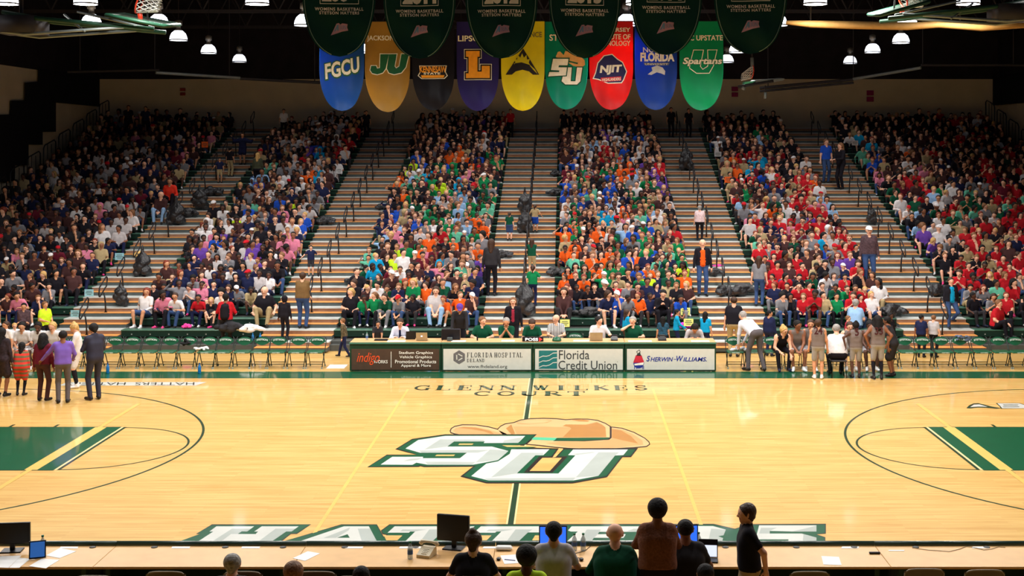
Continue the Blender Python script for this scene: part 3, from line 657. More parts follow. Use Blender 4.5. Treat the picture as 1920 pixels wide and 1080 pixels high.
# big championship banners nearer the camera
BIG = 22.6; S2 = BIG / F
m_big = [thin(mat('hunter_green_banner', (6, 62, 52), .55, var=.1, scale=2), .3)] * 6
m_pink = mat('faded_pink_emblem', (196, 150, 172), .6); m_lb = mat('emblem_blue', (110, 150, 190), .6); m_trim = mat('banner_piping', (120, 150, 140), .5)
BS_old = BS; BD = BIG; BS = S2
for i, (xl, xr, yb, yr) in enumerate(((568, 704.5, 106, '2009'), (719, 854.5, 110, '2011'), (872.5, 1008, 110, '2012'), (1029, 1163.5, 109, '2013'), (1181.5, 1316, 103, '2014'), (1338.5, 1476, 101, '2005'))):
    ytop = -175; w = (xr - xl) * S2; h = (yb - ytop) * S2; p = px((xl + xr) / 2, ytop, BIG); ph = i * 1.7
    r = empty('championship_banner', p); tag(r, 'dark green pointed banner for womens basketball, %s of the six big ones from the left' % ORD[i + 1], 'banner', 'championship banners over the court')
    mb = MB(); banner_cloth(mb, w, h, w * .84, m_big[i], ph, m_trim); mb.build('cloth', r, True)
    MB().tube([(-w / 2 - .02, .02, 0), (w / 2 + .02, .02, 0)], .02, m_bar).build('top_bar', r, True)
    for s in (-1, 1): MB().tube([(s * w * .4, .02, 0), (s * w * .4, .02, CEIL - p.z - .01)], .006, m_bar, 5).build('hanging_wire', r)
    cx = (xl + xr) / 2
    loc = lambda x, y, cx=cx, ytop=ytop: ((x - cx) * S2, -(y - ytop) * S2)
    B = (r, w, h, ph, loc); mb = MB(); y0 = yb - 110
    shape(mb, B, [(cx - 36, y0 - 40), (cx + 36, y0 - 40), (cx + 36, y0 + 11.5), (cx - 36, y0 + 11.5)], W_, .011); shape(mb, B, [(cx - 35, y0 - 39), (cx + 35, y0 - 39), (cx + 35, y0 + 10.3), (cx - 35, y0 + 10.3)], m_big[i], .014)
    word(mb, B, yr, cx - 32, cx + 32, y0 - 22, y0 + 8, W_, .018, bold=.06)
    word(mb, B, 'WOMENS BASKETBALL', cx - 45, cx + 45, y0 + 18, y0 + 24, W_, .014, spacing=1.15, bold=.02); word(mb, B, 'STETSON HATTERS', cx - 37, cx + 37, y0 + 25.5, y0 + 31, W_, .014, spacing=1.15, bold=.02)
    shape(mb, B, [(cx - 17, y0 + 70), (cx - 6, y0 + 48), (cx - 1, y0 + 47), (cx + 1, y0 + 50), (cx + 5, y0 + 47.5), (cx + 15, y0 + 49), (cx + 14, y0 + 55), (cx + 16, y0 + 61), (cx + 4, y0 + 63)], m_pink, .013)
    shape(mb, B, [(cx - 11, y0 + 63), (cx - 5, y0 + 50), (cx - 2, y0 + 50), (cx - 2, y0 + 61), (cx - 5, y0 + 61), (cx - 5, y0 + 57), (cx - 8, y0 + 62)], m_lb, .016)
    word(mb, B, 'SUN', cx, cx + 12, y0 + 51.5, y0 + 59, m_lb, .016)
    mb.build('lettering', r)
# ================================================================ ROOF STEEL, FOLDED BASKETS, SIGNS
m_steel = mat('dark_roof_steel', (50, 47, 50), .6, metal=.2); m_pipe = mat('pale_conduit', (120, 128, 126), .5, metal=.3); m_yb = mat('ochre_duct', (168, 128, 70), .6)
m_grn = mat('backboard_pad_green', (24, 62, 44), .5); m_rim = mat('orange_rim', (222, 60, 30), .4); m_net = mat('white_net', (230, 228, 220), .8); m_glassb = mat('backboard_glass', (120, 140, 130), .1, alpha=.35)
for k, d in enumerate((24, 31, 38, 45, 52, 59)):
    mb = MB(); z0 = 11.2; y = D2Y(d)
    mb.box(-21.1, 21.1, y - .06, y + .06, CEIL - .3, CEIL - .13, m_steel); mb.box(-21.1, 21.1, y - .06, y + .06, z0, z0 + .14, m_steel)
    for j in range(28):
        a = -21 + j * 1.5; mb.tube([(a, y, z0 + .1), (a + .75, y, CEIL - .25)], .035, m_steel, 5); mb.tube([(a + .75, y, CEIL - .25), (a + 1.5, y, z0 + .1)], .035, m_steel, 5)
    tag(mb.build('roof_truss'), kind='structure')
def pipe(name, pts, r, m, label, cat):
    o = MB().tube(pts, r, m, 8).build(name, None, True); tag(o, label, cat); return o
def P(x, y, d): return tuple(px(x, y, d))
tb = MB(); tb.tube([P(127, 135, 50), P(298, 131, 50)], .05, m_steel, 6); tb.tube([P(292, 136, 50), P(450, 146, 52)], .06, m_pipe, 6); tb.tube([P(450, 147, 52), P(600, 155, 53)], .06, m_steel, 6)
for x, y, d in ((150, 134, 50), (290, 131, 50), (430, 145, 52), (590, 154, 53)): a = px(x, y, d); tb.tube([a, (a.x, a.y, CEIL)], .02, m_steel, 5)
tag(tb.build('folded_curtain_track'), 'thin pale pipe track hung under the roof above the left beige wall', 'pipe')
tb = MB(); tb.tube([P(1925, 122, 50), P(1727, 122, 50)], .05, m_steel, 6); tb.tube([P(1727, 127, 50), P(1600, 148, 52)], .06, m_pipe, 6); tb.tube([P(1600, 149, 52), P(1425, 165, 54)], .06, m_steel, 6); tb.tube([P(1600, 155, 52), P(1425, 171, 54)], .05, m_steel, 6)
for x, y, d in ((1900, 122, 50), (1730, 124, 50), (1600, 148, 52), (1440, 165, 54)): a = px(x, y, d); tb.tube([a, (a.x, a.y, CEIL)], .02, m_steel, 5)
tag(tb.build('folded_curtain_track'), 'thin pale pipe track hung under the roof above the right beige wall', 'pipe')
L = [P(1474, 42, 33), P(1520, 45, 33), P(1600, 47, 33), P(1700, 49, 33), P(1760, 46, 33), P(1840, 50, 33), P(1930, 46, 33)]
tb = MB(); tb.tube(L, [.05, .09, .1, .1, .08, .11, .08], m_yb, 10); a = px(1520, 45, 33); tb.tube([a, (a.x, a.y, CEIL)], .02, m_steel, 5); a = px(1800, 48, 33); tb.tube([a, (a.x, a.y, CEIL)], .02, m_steel, 5)
tag(tb.build('rolled_curtain', None, True), 'long ochre rolled divider curtain slung under the roof at upper right', 'curtain')
def hoop(parent, c, ax, up, rim_r=.225, drop=.4):
    """rim ring at c, normal ax; net hangs along -up (as it lies in the folded position)"""
    ax = Vector(ax).normalized(); u = ax.orthogonal().normalized(); w = ax.cross(u); up = Vector(up).normalized(); c = Vector(c)
    L = [c + (u * math.cos(q) + w * math.sin(q)) * rim_r for q in [2 * math.pi * k / 20 for k in range(20)]]
    MB().tube(L, .018, m_rim, 6, closed=True).build('rim', parent, True)
    nb = MB(); n = 12
    for k in range(n):
        for dr in (1, -1):
            pts = []
            for j in range(6):
                q = 2 * math.pi * (k + dr * j * .5) / n; rr = rim_r * (1 - .09 * j); pts.append(c + (u * math.cos(q) + w * math.sin(q)) * rr - up * drop * j / 5)
            nb.tube(pts, .0085, m_net, 4)
    nb.build('net', parent)
def folded_basket(sx, d, xa, xb, label, cx, cy):
    r = empty('folded_basket', (0, 0, 0)); tag(r, label, 'basketball hoop', 'folded up baskets')
    A = px(xa, 33 if sx < 0 else 8, d); Bp = px(xb, 53 if sx < 0 else 33, d); c = (A + Bp) / 2
    r.location = c
    dx = (Bp - A) / 2
    n = Vector((0, 0, 1))
    # board lies nearly flat, seen from its edge
    P0 = [Vector((-dx.x, -.5, -dx.z)), Vector((dx.x, -.5, dx.z)), Vector((dx.x, .6, dx.z + .12)), Vector((-dx.x, .6, -dx.z + .12))]
    MB().prism(P0, (0, 0, .03), m_glassb).build('backboard', r)
    fr = MB(); fr.tube(P0, .04, m_grn, 6, closed=True); fr.build('edge_padding', r, True)
    st = MB()
    s = -sx
    for y in (-.35, .4):
        st.tube([(dx.x * .6, y, dx.z - .05), (sx * 1.9, y, .05), (sx * 2.7, y * .5, .2)], .045, m_grn, 6); st.tube([(0, y, -.1), (sx * 2.2, y, -.25), (sx * 3.8, y, -.05)], .03, m_pipe, 6)
    st.tube([(dx.x * .3, -.3, -.12), (sx * 1.4, .3, .25)], .025, m_pipe, 6); st.tube([(sx * 1.0, -.4, -.2), (sx * 1.7, .4, .2)], .025, m_pipe, 6)
    st.box(min(sx * 2.0, sx * 2.8), max(sx * 2.0, sx * 2.8), -.4, .4, -.22, .12, m_steel)
    st.tube([(sx * 2.4, 0, .1), (sx * 2.4, 0, CEIL - c.z)], .04, m_steel, 6); st.tube([(dx.x * .2, 0, 0), (sx * .3, 0, CEIL - c.z)], .02, m_steel, 6); st.tube([(sx * 2.4, 0, -.05), (sx * 6.5, 0, .05)], .03, m_steel, 6)
    st.build('support_frame', r, True)
    h = px(cx, cy, d) - c
    hoop(r, h, (1, .1, .35 * sx), (-1.0 * 1, 0, .2) if True else 0)
    MB().tube([h + Vector((0, 0, -.22)), h + Vector((0, .05, -.36))], .05, m_rim, 6).build('bracket', r, True)
folded_basket(-1, 26, 215, 320, 'green-edged backboard folded up under the roof at upper left with orange rim', 262, 4)
folded_basket(1, 28, 1730, 1640, 'folded backboard with white net edge under the roof at upper right', 1692, -4)
r = empty('side_basket', px(1405, 150, 46)); tag(r, 'small folded side basket with white net and pale green pad beside the emerald banner', 'basketball hoop')
g = lambda x, y, d=46: px(x, y, d) - r.location
hoop(r, g(1410, 135), (1, .1, -.1), (1, .2, .5), .23, .42)
MB().prism([g(1396, 153.5), g(1417, 151.5), g(1417, 156.5), g(1396, 159)], (0, .5, 0), mat('mint_pad', (96, 206, 168), .5)).build('pad', r)
MB().prism([g(1417, 151), g(1471, 147), g(1469, 151), g(1400, 163)], (0, .9, .06), m_pipe).build('backboard', r)
st = MB(); st.tube([g(1384, 163), g(1400, 160), g(1450, 152)], .05, m_steel, 6); st.tube([g(1392, 168), g(1395, 163)], .08, m_pipe, 8); st.tube([g(1410, 108), g(1411, 135)], .06, m_pipe, 8); st.tube([g(1410, 110), (0 + g(1410, 110).x, g(1410, 110).y, CEIL - r.location.z)], .02, m_steel, 5); st.tube([g(1435, 173), g(1435, 185)], .05, m_pipe, 8); st.tube([g(1435, 160), g(1435, 175)], .02, m_steel, 5)
st.build('support_frame', r, True)
m_sgn = mat('magenta_sign', (150, 24, 84), .6); m_sr = mat('red_sign', (150, 40, 26), .6)
for x, y, w, h, m, lb in ((1378, 172, 12, 19, m_sgn, 'small magenta two-part sign on the back wall right of the emerald banner'), (1632, 180, 13, 21, m_sgn, 'small magenta two-part sign on the right side of the back wall'), (342, 172, 10, 14, m_sr, 'small dim red sign on the left side of the back wall')):
    a = px(x - w / 2, y + h / 2, 61.72); b = px(x + w / 2, y - h / 2, 61.72); mz = (a.z + b.z) / 2
    o = MB().box(a.x, b.x, YB - .06, YB - .005, a.z, mz - .03, m, .01).box(a.x, b.x, YB - .06, YB - .005, mz + .03, b.z, m, .01).build('wall_sign'); tag(o, lb, 'sign')
BS = BS_old; BD = 36.7
# ================================================================ SCORER'S TABLES WITH SIGNS
m_tg = mat('table_green_frame', (18, 58, 40), .5); m_tt = mat('maple_table_top', (206, 164, 112), .4, spec=.4); m_sw = mat('sign_white_panel', (205, 203, 196), .5, var=.03); m_sb = mat('sign_brown_panel', (74, 54, 42), .6)
m_ink = mat('sign_charcoal', (52, 54, 58), .6); m_or = mat('sign_orange', (226, 78, 34), .6); m_inkw = mat('sign_lettering_white', (236, 230, 222), .6); m_teal = mat('sign_teal', (34, 112, 112), .6); m_red = mat('sign_red', (196, 40, 60), .6); m_blue = mat('sign_blue', (30, 46, 140), .6); m_inkg = mat('sign_grey', (104, 100, 102), .6)
TX0, TW_ = -4.85, 2.4225; TY = D2Y(34.7)
def sx_(x): return (x - VX) * 34.7 / F + CX
def sz_(y): return H - (y - VY) * 34.7 / F
names = ('brown panelled scorer table with orange and white lettering, leftmost of four', 'scorer table with a white hospital sign and grey hexagon emblem', 'scorer table with a white credit union sign and teal wave emblem', 'scorer table with a white paint company sign, rightmost of four')
TAB = []
for i in range(4):
    x0 = TX0 + i * TW_; r = empty('scorer_table', (x0 + TW_ / 2, TY, 0)); tag(r, names[i], 'table', 'sign fronted scorer tables'); hw = TW_ / 2; TAB.append(r)
    mb = MB(); mb.box(-hw + .01, hw - .01, 0, .04, .02, .74, m_tg); mb.box(-hw + .01, -hw + .05, .04, .7, .02, .74, m_tg); mb.box(hw - .05, hw - .01, .04, .7, .02, .74, m_tg); mb.build('body', r)
    MB().box(-hw + .003, hw - .003, -.03, .76, .74, .775, m_tt, .012).build('table_top', r)
    MB().box(-hw + .003, hw - .003, -.04, -.03, .735, .778, mat('table_edge_strip', (70, 120, 104), .4)).build('edge_strip', r)
    MB().box(-hw + .06, hw - .05, -.014, 0, .05, .60, m_sb if i == 0 else m_sw).build('sign_panel', r)
    def S(x, y, l=.018, r=r): return (sx_(x) - r.location.x, -l, sz_(y) - .0)
    def T(mb, body, xa, xb, ya, yb, m, r=r, **k):
        cx_, cz = sx_((xa + xb) / 2) - r.location.x, sz_((ya + yb) / 2)
        add_text(mb, body, lambda a, b: (cx_ + a, -.018, cz + b), (xb - xa) * 34.7 / F, (yb - ya) * 34.7 / F, m, **k)
    mb = MB()
    if i == 0:
        T(mb, 'indigo', 669, 712, 661, 684, m_or, shear=.35); T(mb, 'WORKS', 701, 727, 675, 681, m_inkw, bold=.01)
        mb.poly([S(733, 659), S(734, 659), S(734, 689), S(733, 689)], m_inkw)
        for t, a, b, y in (('Stadium Graphics', 748, 812, 658.5), ('Vehicle Graphics', 749, 810, 666.5), ('Promotional Products', 741, 818, 674.5), ('Apparel & More', 752, 808, 682.5)): T(mb, t, a, b, y, y + 6.5, m_inkw, bold=.01)
    elif i == 1:
        hx = [S(861 + 12.3 * math.sin(k * math.pi / 3), 669.5 - 13 * math.cos(k * math.pi / 3)) for k in range(6)]; mb.poly(hx, m_inkg)
        for k in range(3):
            a = k * 2.094 + .5; c_, s_ = math.cos(a), math.sin(a); q = lambda u, v: S(861 + u * c_ - v * s_, 669.5 + u * s_ + v * c_, .021); mb.poly([q(-4.5, -5.5), q(4.5, -5.5), q(4.5, -3.5), q(-4.5, -3.5)], m_sw)
        mb.build('emblem', r); mb = MB()
        def SF(word, xa, xb, ya, yb, hv=1.0):
            w = (xb - xa) * 34.7 / F; h = (yb - ya) * 34.7 / F; ox = sx_(xa) - r.location.x; oz = sz_(yb); serif(mb, word, lambda a, b: (ox + a, -.018, oz + b), m_ink, w, h, gap=.22, heavy=hv)
        SF('FLORIDA', 875.5, 923, 661, 669.8, 1.2); SF('HOSPITAL', 927, 980, 661, 669.8, 1.2); SF('DELAND', 875.5, 909, 672.5, 678.5, 1.2)
        T(mb, 'www.fhdeland.org', 877, 951, 684, 691.5, m_ink)
    elif i == 2:
        mb.poly([S(1010.5, 657), S(1044.5, 657), S(1044.5, 691), S(1010.5, 691)], m_teal)
        for k, yy in enumerate((666, 675, 684)):
            wv = [(1010.5, yy + 4), (1018, yy + .5), (1024, yy + 1), (1030, yy - .5), (1037, yy - 5), (1044.5, yy - 5.5)]
            mb.poly([S(x, y, .021) for x, y in wv] + [S(x, y + 1.6, .021) for x, y in reversed(wv)], m_sw)
        T(mb, 'Florida', 1048, 1105, 656.5, 673.5, m_ink); T(mb, 'Credit Union', 1047, 1157, 676, 692.5, m_ink); T(mb, '®', 1157, 1158.6, 677, 679, m_ink)
    else:
        cx_, cy_ = 1197.5, 680
        def disc(ry0, ry1, m, l):
            pts = []
            for k in range(21):
                a = math.radians(ry0 + (ry1 - ry0) * k / 20); pts.append(S(cx_ + 10 * math.cos(a), cy_ - 10.5 * math.sin(a), l))
            mb.poly(pts, m)
        disc(0, 180, m_red, .018); disc(180, 360, m_blue, .018)
        mb.poly([S(1192, 666, .02), S(1203, 666, .02), S(1207, 678, .02), S(1188, 678, .02)], m_red); mb.poly([S(1193, 659, .021), S(1199, 655, .021), S(1201, 660, .021), S(1196, 664, .021)], m_ink); mb.poly([S(1194.5, 659.4, .023), S(1198.6, 656.6, .023), S(1199.6, 659.8, .023), S(1196, 662.2, .023)], m_sw); mb.poly([S(1195, 663, .02), S(1200, 661, .02), S(1202, 667, .02), S(1193, 667, .02)], m_ink)
        mb.poly([S(1189, 682, .021), S(1207, 679, .021), S(1206, 684, .021), S(1190, 685, .021)], m_inkw)
        for x in (1189, 1193, 1204, 1206): mb.poly([S(x, 686, .02), S(x + 1.4, 686, .02), S(x + 1.2, 692, .02), S(x + .2, 692, .02)], m_blue)
        for t, y in (('COVER', 669), ('THE', 672.6), ('EARTH', 676)): T(mb, t, 1193, 1202, y, y + 2.6, m_inkw)
        T(mb, 'S', 1212, 1219, 667, 677.5, m_blue, shear=.25, bold=.02); T(mb, 'HERWIN', 1219.5, 1262, 669.5, 677.5, m_blue, shear=.25, bold=.02); T(mb, '-', 1263, 1268, 673, 674, m_blue); T(mb, 'W', 1268, 1281, 667, 677.5, m_blue, shear=.25, bold=.02); T(mb, 'ILLIAMS.', 1281, 1325, 669.5, 677.5, m_blue, shear=.25, bold=.02)
    mb.build('sign_artwork', r)
TZ = .775
def tab_item(o, x, d, label, cat, group=None, rz=0):
    o.location = (CX + (x - VX) * d / F, D2Y(d), TZ + .001); o.rotation_euler = (0, 0, rz); tag(o, label, cat, group)
# ================================================================ FOLDING CHAIRS
m_cg = mat('chair_green_vinyl', (16, 84, 56), .35, spec=.5); m_cf = mat('chair_frame_dark', (28, 44, 38), .4, metal=.4); m_cl = mat('chair_lettering', (214, 226, 218), .6); m_foot = mat('grey_chair_foot', (130, 150, 150), .5)
def chair(letter=True):
    r = empty('folding_chair')
    # backrest: curved rounded pad, 0.46 wide, leaning back (+y), facing -y
    vs = []; fs = []; nx, nz = 14, 8
    for sd in (0, 1):
        for i in range(nz + 1):
            v = i / nz
            for j in range(nx + 1):
                u = 2 * j / nx - 1; top = .115 * (1 - abs(u) ** 2.6) ; bot = -.105 * (1 - abs(u) ** 1.8) ; z = bot + (top - bot) * v
                y = .2 + z * .22 + .03 * (1 - u * u) * -1 + .05 + (.03 if sd else 0) * (1 - abs(u) ** 4 * .9)
                vs.append((u * .225, y, .67 + z))
    st = (nx + 1) * (nz + 1)
    for sd in (0, 1):
        for i in range(nz):
            for j in range(nx):
                a = sd * st + i * (nx + 1) + j; f = (a, a + 1, a + nx + 2, a + nx + 1); fs.append(f if not sd else f[::-1])
    MB().add(vs, fs, m_cg).build('backrest', r, True)
    mb = MB(); 
    MB().box(-.22, .22, -.21, .2, .405, .45, m_cg, .02).build('seat', r)
    t = MB()
    add_text(t, 'STETSON', lambda a, b: (a, .2 + (b + .045) * .22 + .018 - .03 * (1 - (a / .225) ** 2) + 0, .70 + b + .03 * (1 - (a / .16) ** 2) * .8), .3, .05, m_cl, bold=.03)
    add_text(t, 'HATTERS', lambda a, b: (a, -.216, .428 + b), .2, .026, m_cl, bold=.03); t.build('lettering', r)
    f = MB()
    for s in (-1, 1):
        f.tube([(s * .215, -.24, .0), (s * .225, -.08, .25), (s * .235, .1, .5), (s * .23, .27, .72), (s * .19, .29, .79)], .012, m_cf, 6)
    f.build('front_frame', r, True)
    f = MB()
    for s in (-1, 1): f.tube([(s * .2, .24, .0), (s * .2, .0, .4)], .012, m_cf, 6)
    f.tube([(-.2, .17, .12), (.2, .17, .12)], .010, m_cf, 6); f.tube([(-.21, -.17, .12), (.21, -.17, .12)], .010, m_cf, 6); f.build('rear_frame', r, True)
    for s in (-1, 1):
        MB().lathe([(.019, 0), (.016, .05)], (s * .215, -.24, 0), m_foot, 8).build('foot_cap', r); MB().lathe([(.019, 0), (.016, .05)], (s * .2, .24, 0), m_foot, 8).build('foot_cap', r)
    return r
CH = chair(); used_c = [False]; CHAIRD = 35.35
def place_chair(xpx, label, group, d=CHAIRD, rz=0):
    o = CH if not used_c[0] else dup(CH); used_c[0] = True
    o.location = (CX + (xpx - VX) * d / F, D2Y(d), 0); o.rotation_euler = (0, 0, rz); tag(o, label, 'chair', group); return o
lx = [36, 71, 106, 141, 176, 210.5, 244, 279, 315, 350, 388, 419, 455, 487.5, 520, 557, 592]
for i, x in enumerate(lx):
    place_chair(x, 'green folding chair facing the court, %s from right end of the left sideline row' % ORD[len(lx) - i], 'left sideline chairs', rz=.04 * math.sin(i * 2.3))
rx = [1378, 1413, 1449, 1486, 1522, 1558, 1594, 1630, 1665, 1701, 1733, 1769, 1805, 1841, 1876.5, 1909]
for i, x in enumerate(rx):
    place_chair(x, 'green folding chair facing the court, %s from left end of the right sideline row' % ORD[i + 1], 'right sideline chairs', rz=.04 * math.sin(i * 1.7))
# ================================================================ NEAR MEDIA TABLES
m_nt = mat('near_table_laminate', (222, 176, 116), .4, spec=.4, var=.05, scale=5); m_pad = mat('dark_green_edge_padding', (38, 66, 62), .3, spec=.5); m_gro = mat('cable_grommet', (20, 18, 16), .5)
NY0, NY1 = 16.27, 17.12
NTZ = .76
edges = [-8.35 - 2.45, -8.35, -8.35 + 2.45]
nx_ = lambda x, d: CX + (x - VX) * d / F
js = [nx_(217, 17.1) + k * 2.47 for k in range(-1, 7)]
for i in range(len(js) - 1):
    a, b = js[i], js[i + 1]; r = empty('media_table', ((a + b) / 2, D2Y(NY0), 0)); hw = (b - a) / 2
    tag(r, 'long tan laminate table with green padded far edge, %s media table from the left' % ORD[i + 1], 'table', 'near media tables')
    MB().box(-hw + .003, hw - .003, 0, NY1 - NY0, NTZ - .03, NTZ, m_nt, .004).build('table_top', r)
    MB().tube([(-hw + .004, NY1 - NY0 + .035, NTZ + .02), (hw - .004, NY1 - NY0 + .035, NTZ + .02)], .036, m_pad, 12).build('edge_padding', r, True)
    MB().box(-hw + .01, hw - .01, NY1 - NY0 - .03, NY1 - NY0, .05, NTZ - .03, m_tg).build('front_panel', r)
    for s in (-1, 1):
        MB().box(s * (hw - .15) - .03, s * (hw - .15) + .03, .1, .7, 0, NTZ - .03, m_tg).build('leg', r)
    for k in (-.72, .2, .95):
        MB().lathe([(.042, 0), (.042, .008), (.03, .012)], (k, NY1 - NY0 - .06, NTZ), m_gro, 14).build('cable_grommet', r)
m_paper = mat('white_paper', (240, 240, 238), .7, var=.02); m_scr = mat('black_monitor_plastic', (20, 19, 26), .35); m_scrb = mat('lit_blue_screen', (40, 100, 225), emit=1.3); m_scrw = mat('lit_white_screen', (215, 225, 245), emit=1.1); m_lap = mat('silver_laptop', (176, 164, 142), .35, metal=.6); m_lapd = mat('black_laptop', (26, 25, 28), .4)
def nt(x, y, z=NTZ): return pf(x, y, z)
def paper(quad, label, name='sheet_of_paper', z=NTZ, group='papers on the near tables'):
    mb = MB(); pts = [nt(*q) for q in quad]; mb.prism([(p.x, p.y, z + .0015) for p in pts], (0, 0, .002), m_paper); o = mb.build(name); tag(o, label, 'paper', group); return o
paper([(-14, 1044), (40, 1042), (16, 1065), (-30, 1064)], 'white sheet of paper at the left frame edge below the monitor')
paper([(36, 1046), (57, 1048), (36, 1065), (17, 1065)], 'white sheet of paper overlapping the leftmost one by the dark tablet')
paper([(78, 1048), (112, 1050), (86, 1066), (54, 1062)], 'white sheet of paper at the table edge right of the dark tablet')
paper([(112, 1028), (143, 1034), (112, 1047), (86, 1042)], 'white sheet of paper above another, right of the water bottle')
paper([(114, 1025.2), (147, 1025.2), (145, 1029), (111, 1028.6)], 'white place card against the padding above the left papers', 'place_card')
for x, w, n in ((340, 34, 'left of the HATTERS letter H'), (471, 34, 'below the floor letter H'), (665, 33, 'below the floor letter A'), (770, 40, 'left of the beige telephone'), (1595, 32, 'above the black remote control'), (1840, 32, 'at the far right'), (920, 26, 'behind the big monitor')):
    paper([(x - w / 2, 1025), (x + w / 2, 1025), (x + w / 2 - 2, 1028.6), (x - w / 2 - 2, 1028.6)], 'white place card lying by the table padding, %s' % n, 'place_card')
paper([(577, 1034), (600, 1038), (572, 1052), (549, 1047)], 'lone white sheet of paper on the middle table left of the telephone')
paper([(1540, 1043), (1573, 1044.5), (1578, 1060), (1544, 1059)], 'lone white sheet of paper right of the man in the black polo')
paper([(1666, 1031.5), (1696, 1031.5), (1695, 1033.5), (1666, 1033.5)], 'narrow white strip of paper by the table joint at right')
paper([(938, 1042), (968, 1040), (974, 1056), (946, 1058)], 'white sheet with a pen near the neon yellow shirt')
m_pen = mat('blue_pen', (30, 50, 140), .4)
o = MB().tube([nt(946, 1050) + Vector((0, 0, .008)), nt(966, 1052) + Vector((0, 0, .008))], .005, m_pen, 6).build('pen'); tag(o, 'blue pen lying on the white sheet by the neon yellow shirt', 'pen')
def monitor(name, c, w, h, rz, screen, label, tilt=0, cat='monitor'):
    r = empty(name, c, rz); tag(r, label, cat)
    MB().box(-w / 2, w / 2, -.02, .025, .1, .1 + h, m_scr, .008).build('screen_housing', r)
    MB().box(-w / 2 + .015, w / 2 - .015, -.022, -.019, .115, .085 + h, screen).build('display', r)
    MB().box(-.03, .03, .02, .05, .01, .2, m_scr).build('neck', r); MB().box(-.13, .13, -.08, .12, 0, .014, m_scr, .006).build('stand_base', r); return r
p = nt(850, 1029); monitor('monitor', (p.x, p.y, NTZ + .001), .44, .34, -.25, m_lapd, 'large black monitor on the near table, top right corner high, beside a dark-haired woman')
p = nt(22, 1034); monitor('monitor', (p.x, p.y, NTZ + .001), .46, .27, .12, m_lapd, 'black monitor at the left end of the near table')
p = nt(1037, 1038); monitor('monitor', (p.x, p.y, NTZ + .001), .36, .26, 0, m_scrb, 'monitor with a lit blue screen in front of the grey-shirted man')
p = nt(1287, 1036); monitor('monitor', (p.x, p.y, NTZ + .001), .30, .26, .1, m_scrb, 'lit dark blue monitor in front of the man in the black vest')
def laptop(c, rz, w, dp, hinge, m, screen, label, face=1, extra=None):
    """face=+1: the screen's front looks to -y (towards the camera)"""
    r = empty('laptop', c, rz); tag(r, label, 'laptop')
    MB().box(-w / 2, w / 2, -dp if face > 0 else 0, 0 if face > 0 else dp, 0, .018, m, .004).build('keyboard_deck', r)
    h = .22; a = .3
    y1 = h * math.sin(a) * (1 if face > 0 else -1); z1 = h * math.cos(a)
    lid = MB(); lid.prism([(-w / 2, 0, .018), (w / 2, 0, .018), (w / 2, y1, .018 + z1), (-w / 2, y1, .018 + z1)], (0, .012 * (1 if face > 0 else -1), 0), m); lid.build('lid', r)
    if screen:
        sg = -.003 if face > 0 else .003
        MB().add([(-w / 2 + .012, sg, .03), (w / 2 - .012, sg, .03), (w / 2 - .012, y1 + sg, z1), (-w / 2 + .012, y1 + sg, z1)], [(0, 1, 2, 3)], screen).build('display', r)
    if extra: extra(r, y1, z1)
    return r
p = nt(1328, 1048); laptop((p.x, p.y, NTZ + .001), -.1, .24, .17, 0, m_lapd, m_scrw, 'small laptop with a lit white screen right of the black vest')
p = nt(70, 1049); r = empty('tablet', (p.x, p.y, NTZ + .001), .35); tag(r, 'tilted dark tablet with a blue display beside the left monitor', 'tablet')
MB().prism([(-.1, 0, .01), (.1, 0, .01), (.1, .12, .2), (-.1, .12, .2)], (0, .015, 0), m_lapd).build('case', r); MB().add([(-.085, -.003, .03), (.085, -.003, .03), (.085, .108, .19), (-.085, .108, .19)], [(0, 1, 2, 3)], mat('dim_blue_screen', (40, 90, 160), emit=.7)).build('display', r); MB().prism([(-.08, .1, .0), (.08, .1, .0), (.06, .1, .14)], (0, .01, 0), m_lapd).build('stand', r)
# telephone
p = nt(800, 1042); r = empty('telephone', (p.x, p.y, NTZ + .001), -.35); tag(r, 'beige desk telephone on the near table left of the big monitor', 'telephone'); m_ph = mat('beige_phone_plastic', (222, 208, 176), .4)
MB().prism([(-.09, -.11, 0), (-.09, .11, 0), (-.09, .1, .1), (-.09, .04, .1), (-.09, -.11, .035)], (.18, 0, 0), m_ph).build('body', r)
MB().tube([(-.12, .07, .12), (-.1, .075, .15), (-.04, .08, .155), (.04, .08, .155), (.1, .075, .15), (.12, .07, .12)], [.028, .028, .016, .016, .028, .028], m_ph, 10).build('handset', r, True)
kp = MB(); 
for a in range(3):
    for b in range(4): kp.box(-.035 + a * .026, -.015 + a * .026, -.085 + b * .026, -.067 + b * .026, .046 + b * .011, .056 + b * .011, mat('phone_keys', (246, 240, 220), .4))
kp.build('keypad', r)
m_bt = mat('clear_water_bottle', (170, 190, 200), .1, spec=.5, alpha=.55); m_lbl = mat('blue_bottle_label', (60, 96, 160), .5); m_cap = mat('bottle_cap', (40, 120, 90), .5); m_bb = mat('blue_sports_bottle', (20, 110, 180), .35, spec=.5)
def bottle(c, label, mb_=m_bt, group=None, s=1.0, cap=m_cap, lab=True):
    r = empty('water_bottle', c); tag(r, label, 'bottle', group)
    MB().lathe([(.03 * s, 0), (.034 * s, .01 * s), (.034 * s, .13 * s), (.028 * s, .155 * s), (.013 * s, .185 * s), (.013 * s, .2 * s)], (0, 0, 0), mb_, 14).build('body', r, True)
    MB().lathe([(.016 * s, .2 * s), (.016 * s, .222 * s)], (0, 0, 0), cap, 12).build('cap', r)
    if lab: MB().lathe([(.0352 * s, .06 * s), (.0352 * s, .11 * s)], (0, 0, 0), m_lbl, 14, cap=False).build('label', r, True)
    return r
